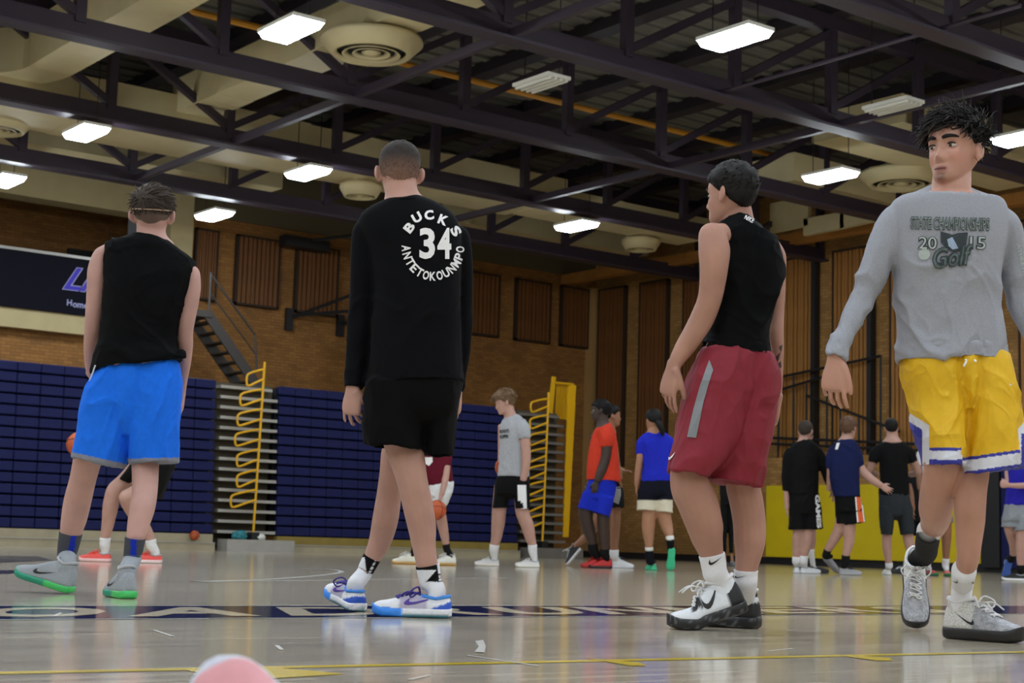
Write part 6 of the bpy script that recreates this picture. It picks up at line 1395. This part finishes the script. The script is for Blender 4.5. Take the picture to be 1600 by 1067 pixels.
# dark figure far behind the maroon shorts
z = Zm(1010, 540, 3.333); D = 29.0
bg('figure in black trousers glimpsed between the maroon-shorts player\'s legs', z, D, head=(425, 560, 90, 1.1), tone='mid', hairm=M_hairdk, hair=dict(thick=.014, n_str=60, seed=9),
   neck=[(425, 575, 40, 0), (425, 600, 44, 0), (425, 625, 70, 0)], shirt=[(395, 625, 455, 625, 0, .08), (372, 650, 478, 650, 0, .13), (380, 720, 472, 720, 0, .15), (384, 790, 462, 790, 0, .16)], shirtc=(24, 24, 26),
   shorts=[(386, 780, 460, 780, 0, .15), (384, 830, 462, 830, 0, .15)], legs=([(384, 830, 424, 830, 0, .12), (392, 950, 420, 950, 0, .09), (398, 1080, 416, 1080, 0, .07)], [(422, 830, 462, 830, 0, .12), (426, 950, 456, 950, 0, .09), (432, 1080, 452, 1080, 0, .07)]), shortc=(20, 20, 22),
   limbs=([(404, 900, 24, 0), (407, 1060, 16, 0)], [(440, 900, 24, 0), (442, 1060, 16, 0)]), shoes=((405, 1108, -90, (60, 60, 62), (70, 70, 72), dict(high=False)), (442, 1108, -80, (120, 120, 124), (120, 120, 122), dict(high=False))))
# maroon-tee player dribbling behind number 34
z = Zm(620, 680, 4.85); D = fd(*z(395, 988))
bg('player in maroon tee and white shorts bending over a ball behind the number-34 player', z, D, head=(215, -20, -120, 1.1, -20), tone='light', hairm=M_hairbr, hair=dict(thick=.016, n_str=60, seed=10),
   neck=[(225, 0, 70, 0), (245, 40, 76, 0), (262, 70, 110, 0)], shirt=[(215, 62, 330, 70, -.05, .1), (190, 100, 385, 100, -.03, .16), (185, 170, 405, 170, 0, .18), (190, 260, 420, 270, 0, .18), (215, 340, 428, 340, 0, .18), (235, 395, 430, 355, 0, .18)], shirtc=(96, 22, 40),
   sleeves=([(370, 120, 90, -.05), (378, 170, 88, -.08), (376, 230, 74, -.1)],), arms=([(375, 180, 66, -.08), (374, 260, 62, -.12), (366, 340, 54, -.16), (348, 420, 44, -.2), (336, 455, 40, -.2)], [(215, 160, 60, .0), (180, 260, 54, -.1), (200, 350, 46, -.2)]), hands=((334, 458, -.2, DOWN-CR*.3, -CU-CR*.4, -CR, dict(s=1.1, curl=(10, 14, 12))),),
   shorts=[(240, 350, 432, 350, 0, .17), (228, 410, 428, 410, 0, .18), (215, 460, 410, 460, 0, .17)], legs=([(215, 430, 310, 430, .05, .15), (190, 500, 290, 510, .05, .15), (178, 545, 280, 555, .05, .15)], [(280, 430, 424, 430, -.02, .16), (270, 490, 398, 490, -.02, .16), (262, 525, 376, 535, -.02, .16)]), shortc=(226, 228, 230),
   limbs=([(350, 440, 100, -.02), (325, 560, 92, -.05), (342, 660, 84, -.03), (366, 780, 64, .0)], [(260, 450, 100, .05), (210, 600, 88, .0), (170, 720, 74, .05), (150, 800, 60, .08)]),
   socks=(([(374, 825, 58, 0), (380, 865, 54, 0)], BK_), ([(142, 830, 56, .08), (135, 870, 54, .08)], BK_)),
   shoes=((446, 985, 195, (222, 220, 210), (196, 150, 80), dict(lace=M_lwhite)), (150, 972, 185, (222, 220, 206), (196, 150, 80), dict(lace=M_lwhite))),
   prints=(('shirt_print', poly(z, [(213, 165), (270, 165), (272, 200), (245, 232), (218, 215)]), M_print),))
ball(W(*z(302, 566), D-.25), 'basketball under the hand of the maroon-tee player')
# player behind the blue shorts, coral shoes
z = Zm(90, 660, 4.445); D = fd(*z(250, 968))
bg('crouching player in black shorts and coral shoes behind the blue-shorts player', z, D, head=(390, -180, 175, 1.12), tone='light', hairm=M_hairbr, hair=dict(thick=.016, n_str=60, seed=11),
   neck=[(405, -170, 70, 0), (425, -120, 76, 0), (440, -95, 110, 0)], shirt=[(400, -90, 490, -100, 0, .1), (370, -50, 560, -60, 0, .15), (380, 40, 640, 20, 0, .17), (460, 140, 720, 110, 0, .18), (560, 250, 790, 190, 0, .18)], shirtc=(222, 222, 226),
   arms=([(420, -20, 80, -.1), (340, 60, 66, -.15), (240, 130, 50, -.2)], [(600, 0, 80, .1), (560, 120, 66, .15)]), hands=((238, 132, -.2, -CR-CU*.2, DOWN, -CF),),
   shorts=[(560, 200, 800, 200, 0, .17), (540, 270, 820, 280, 0, .18), (520, 330, 800, 350, 0, .17)], legs=([(520, 280, 640, 280, .1, .15), (470, 340, 560, 380, .1, .14), (430, 390, 510, 430, .1, .13)], [(620, 300, 810, 300, -.05, .16), (600, 400, 770, 420, -.05, .16), (560, 500, 720, 540, -.05, .15)]), shortc=(16, 16, 17),
   limbs=([(560, 300, 120, .1), (470, 400, 110, .08), (396, 470, 112, .05), (368, 580, 110, .05), (352, 690, 90, .06), (336, 770, 74, .06)], [(690, 360, 130, -.05), (560, 480, 120, -.08), (478, 520, 110, -.1), (540, 640, 100, .05), (612, 740, 80, .1), (636, 790, 72, .12)]),
   socks=(([(331, 800, 74, .06), (328, 850, 70, .06)], WH_), ([(646, 815, 76, .12), (654, 860, 72, .12)], WH_)),
   shoes=((368, 960, 178, (236, 84, 76), (238, 196, 196), dict(high=False, lace=pm((236, 90, 80)))), (722, 976, 182, (236, 84, 76), (236, 214, 214), dict(high=False, lace=pm((236, 90, 80))))))
ball(W(*z(148, 152), D-.05), 'basketball just left of the blue shorts')
ball(onY(305, 817, YB-.12)*np.array([1, 1, 0])+np.array([0, 0, .27]), 'basketball resting low against the navy bleachers', .09)
# pink shoe of someone sitting right beside the camera: heel down, toes up
tip = W(446, 1160, 1.62); hd_ = rotdir(114)
heel_ = tip-hd_*.26*math.cos(math.radians(40)); heel_[2] = 0.0
p = person(heel_, 'person seated beside the camera, only a pale pink shoe tip showing')
shoe(p, heel_, 114, .26, False, pitch=38, roll=26, cols=rgb(206, 140, 146), sole=rgb(206, 212, 230), lace=None, detail=False, lab='pale pink shoe with white sole', sole_h=.036)
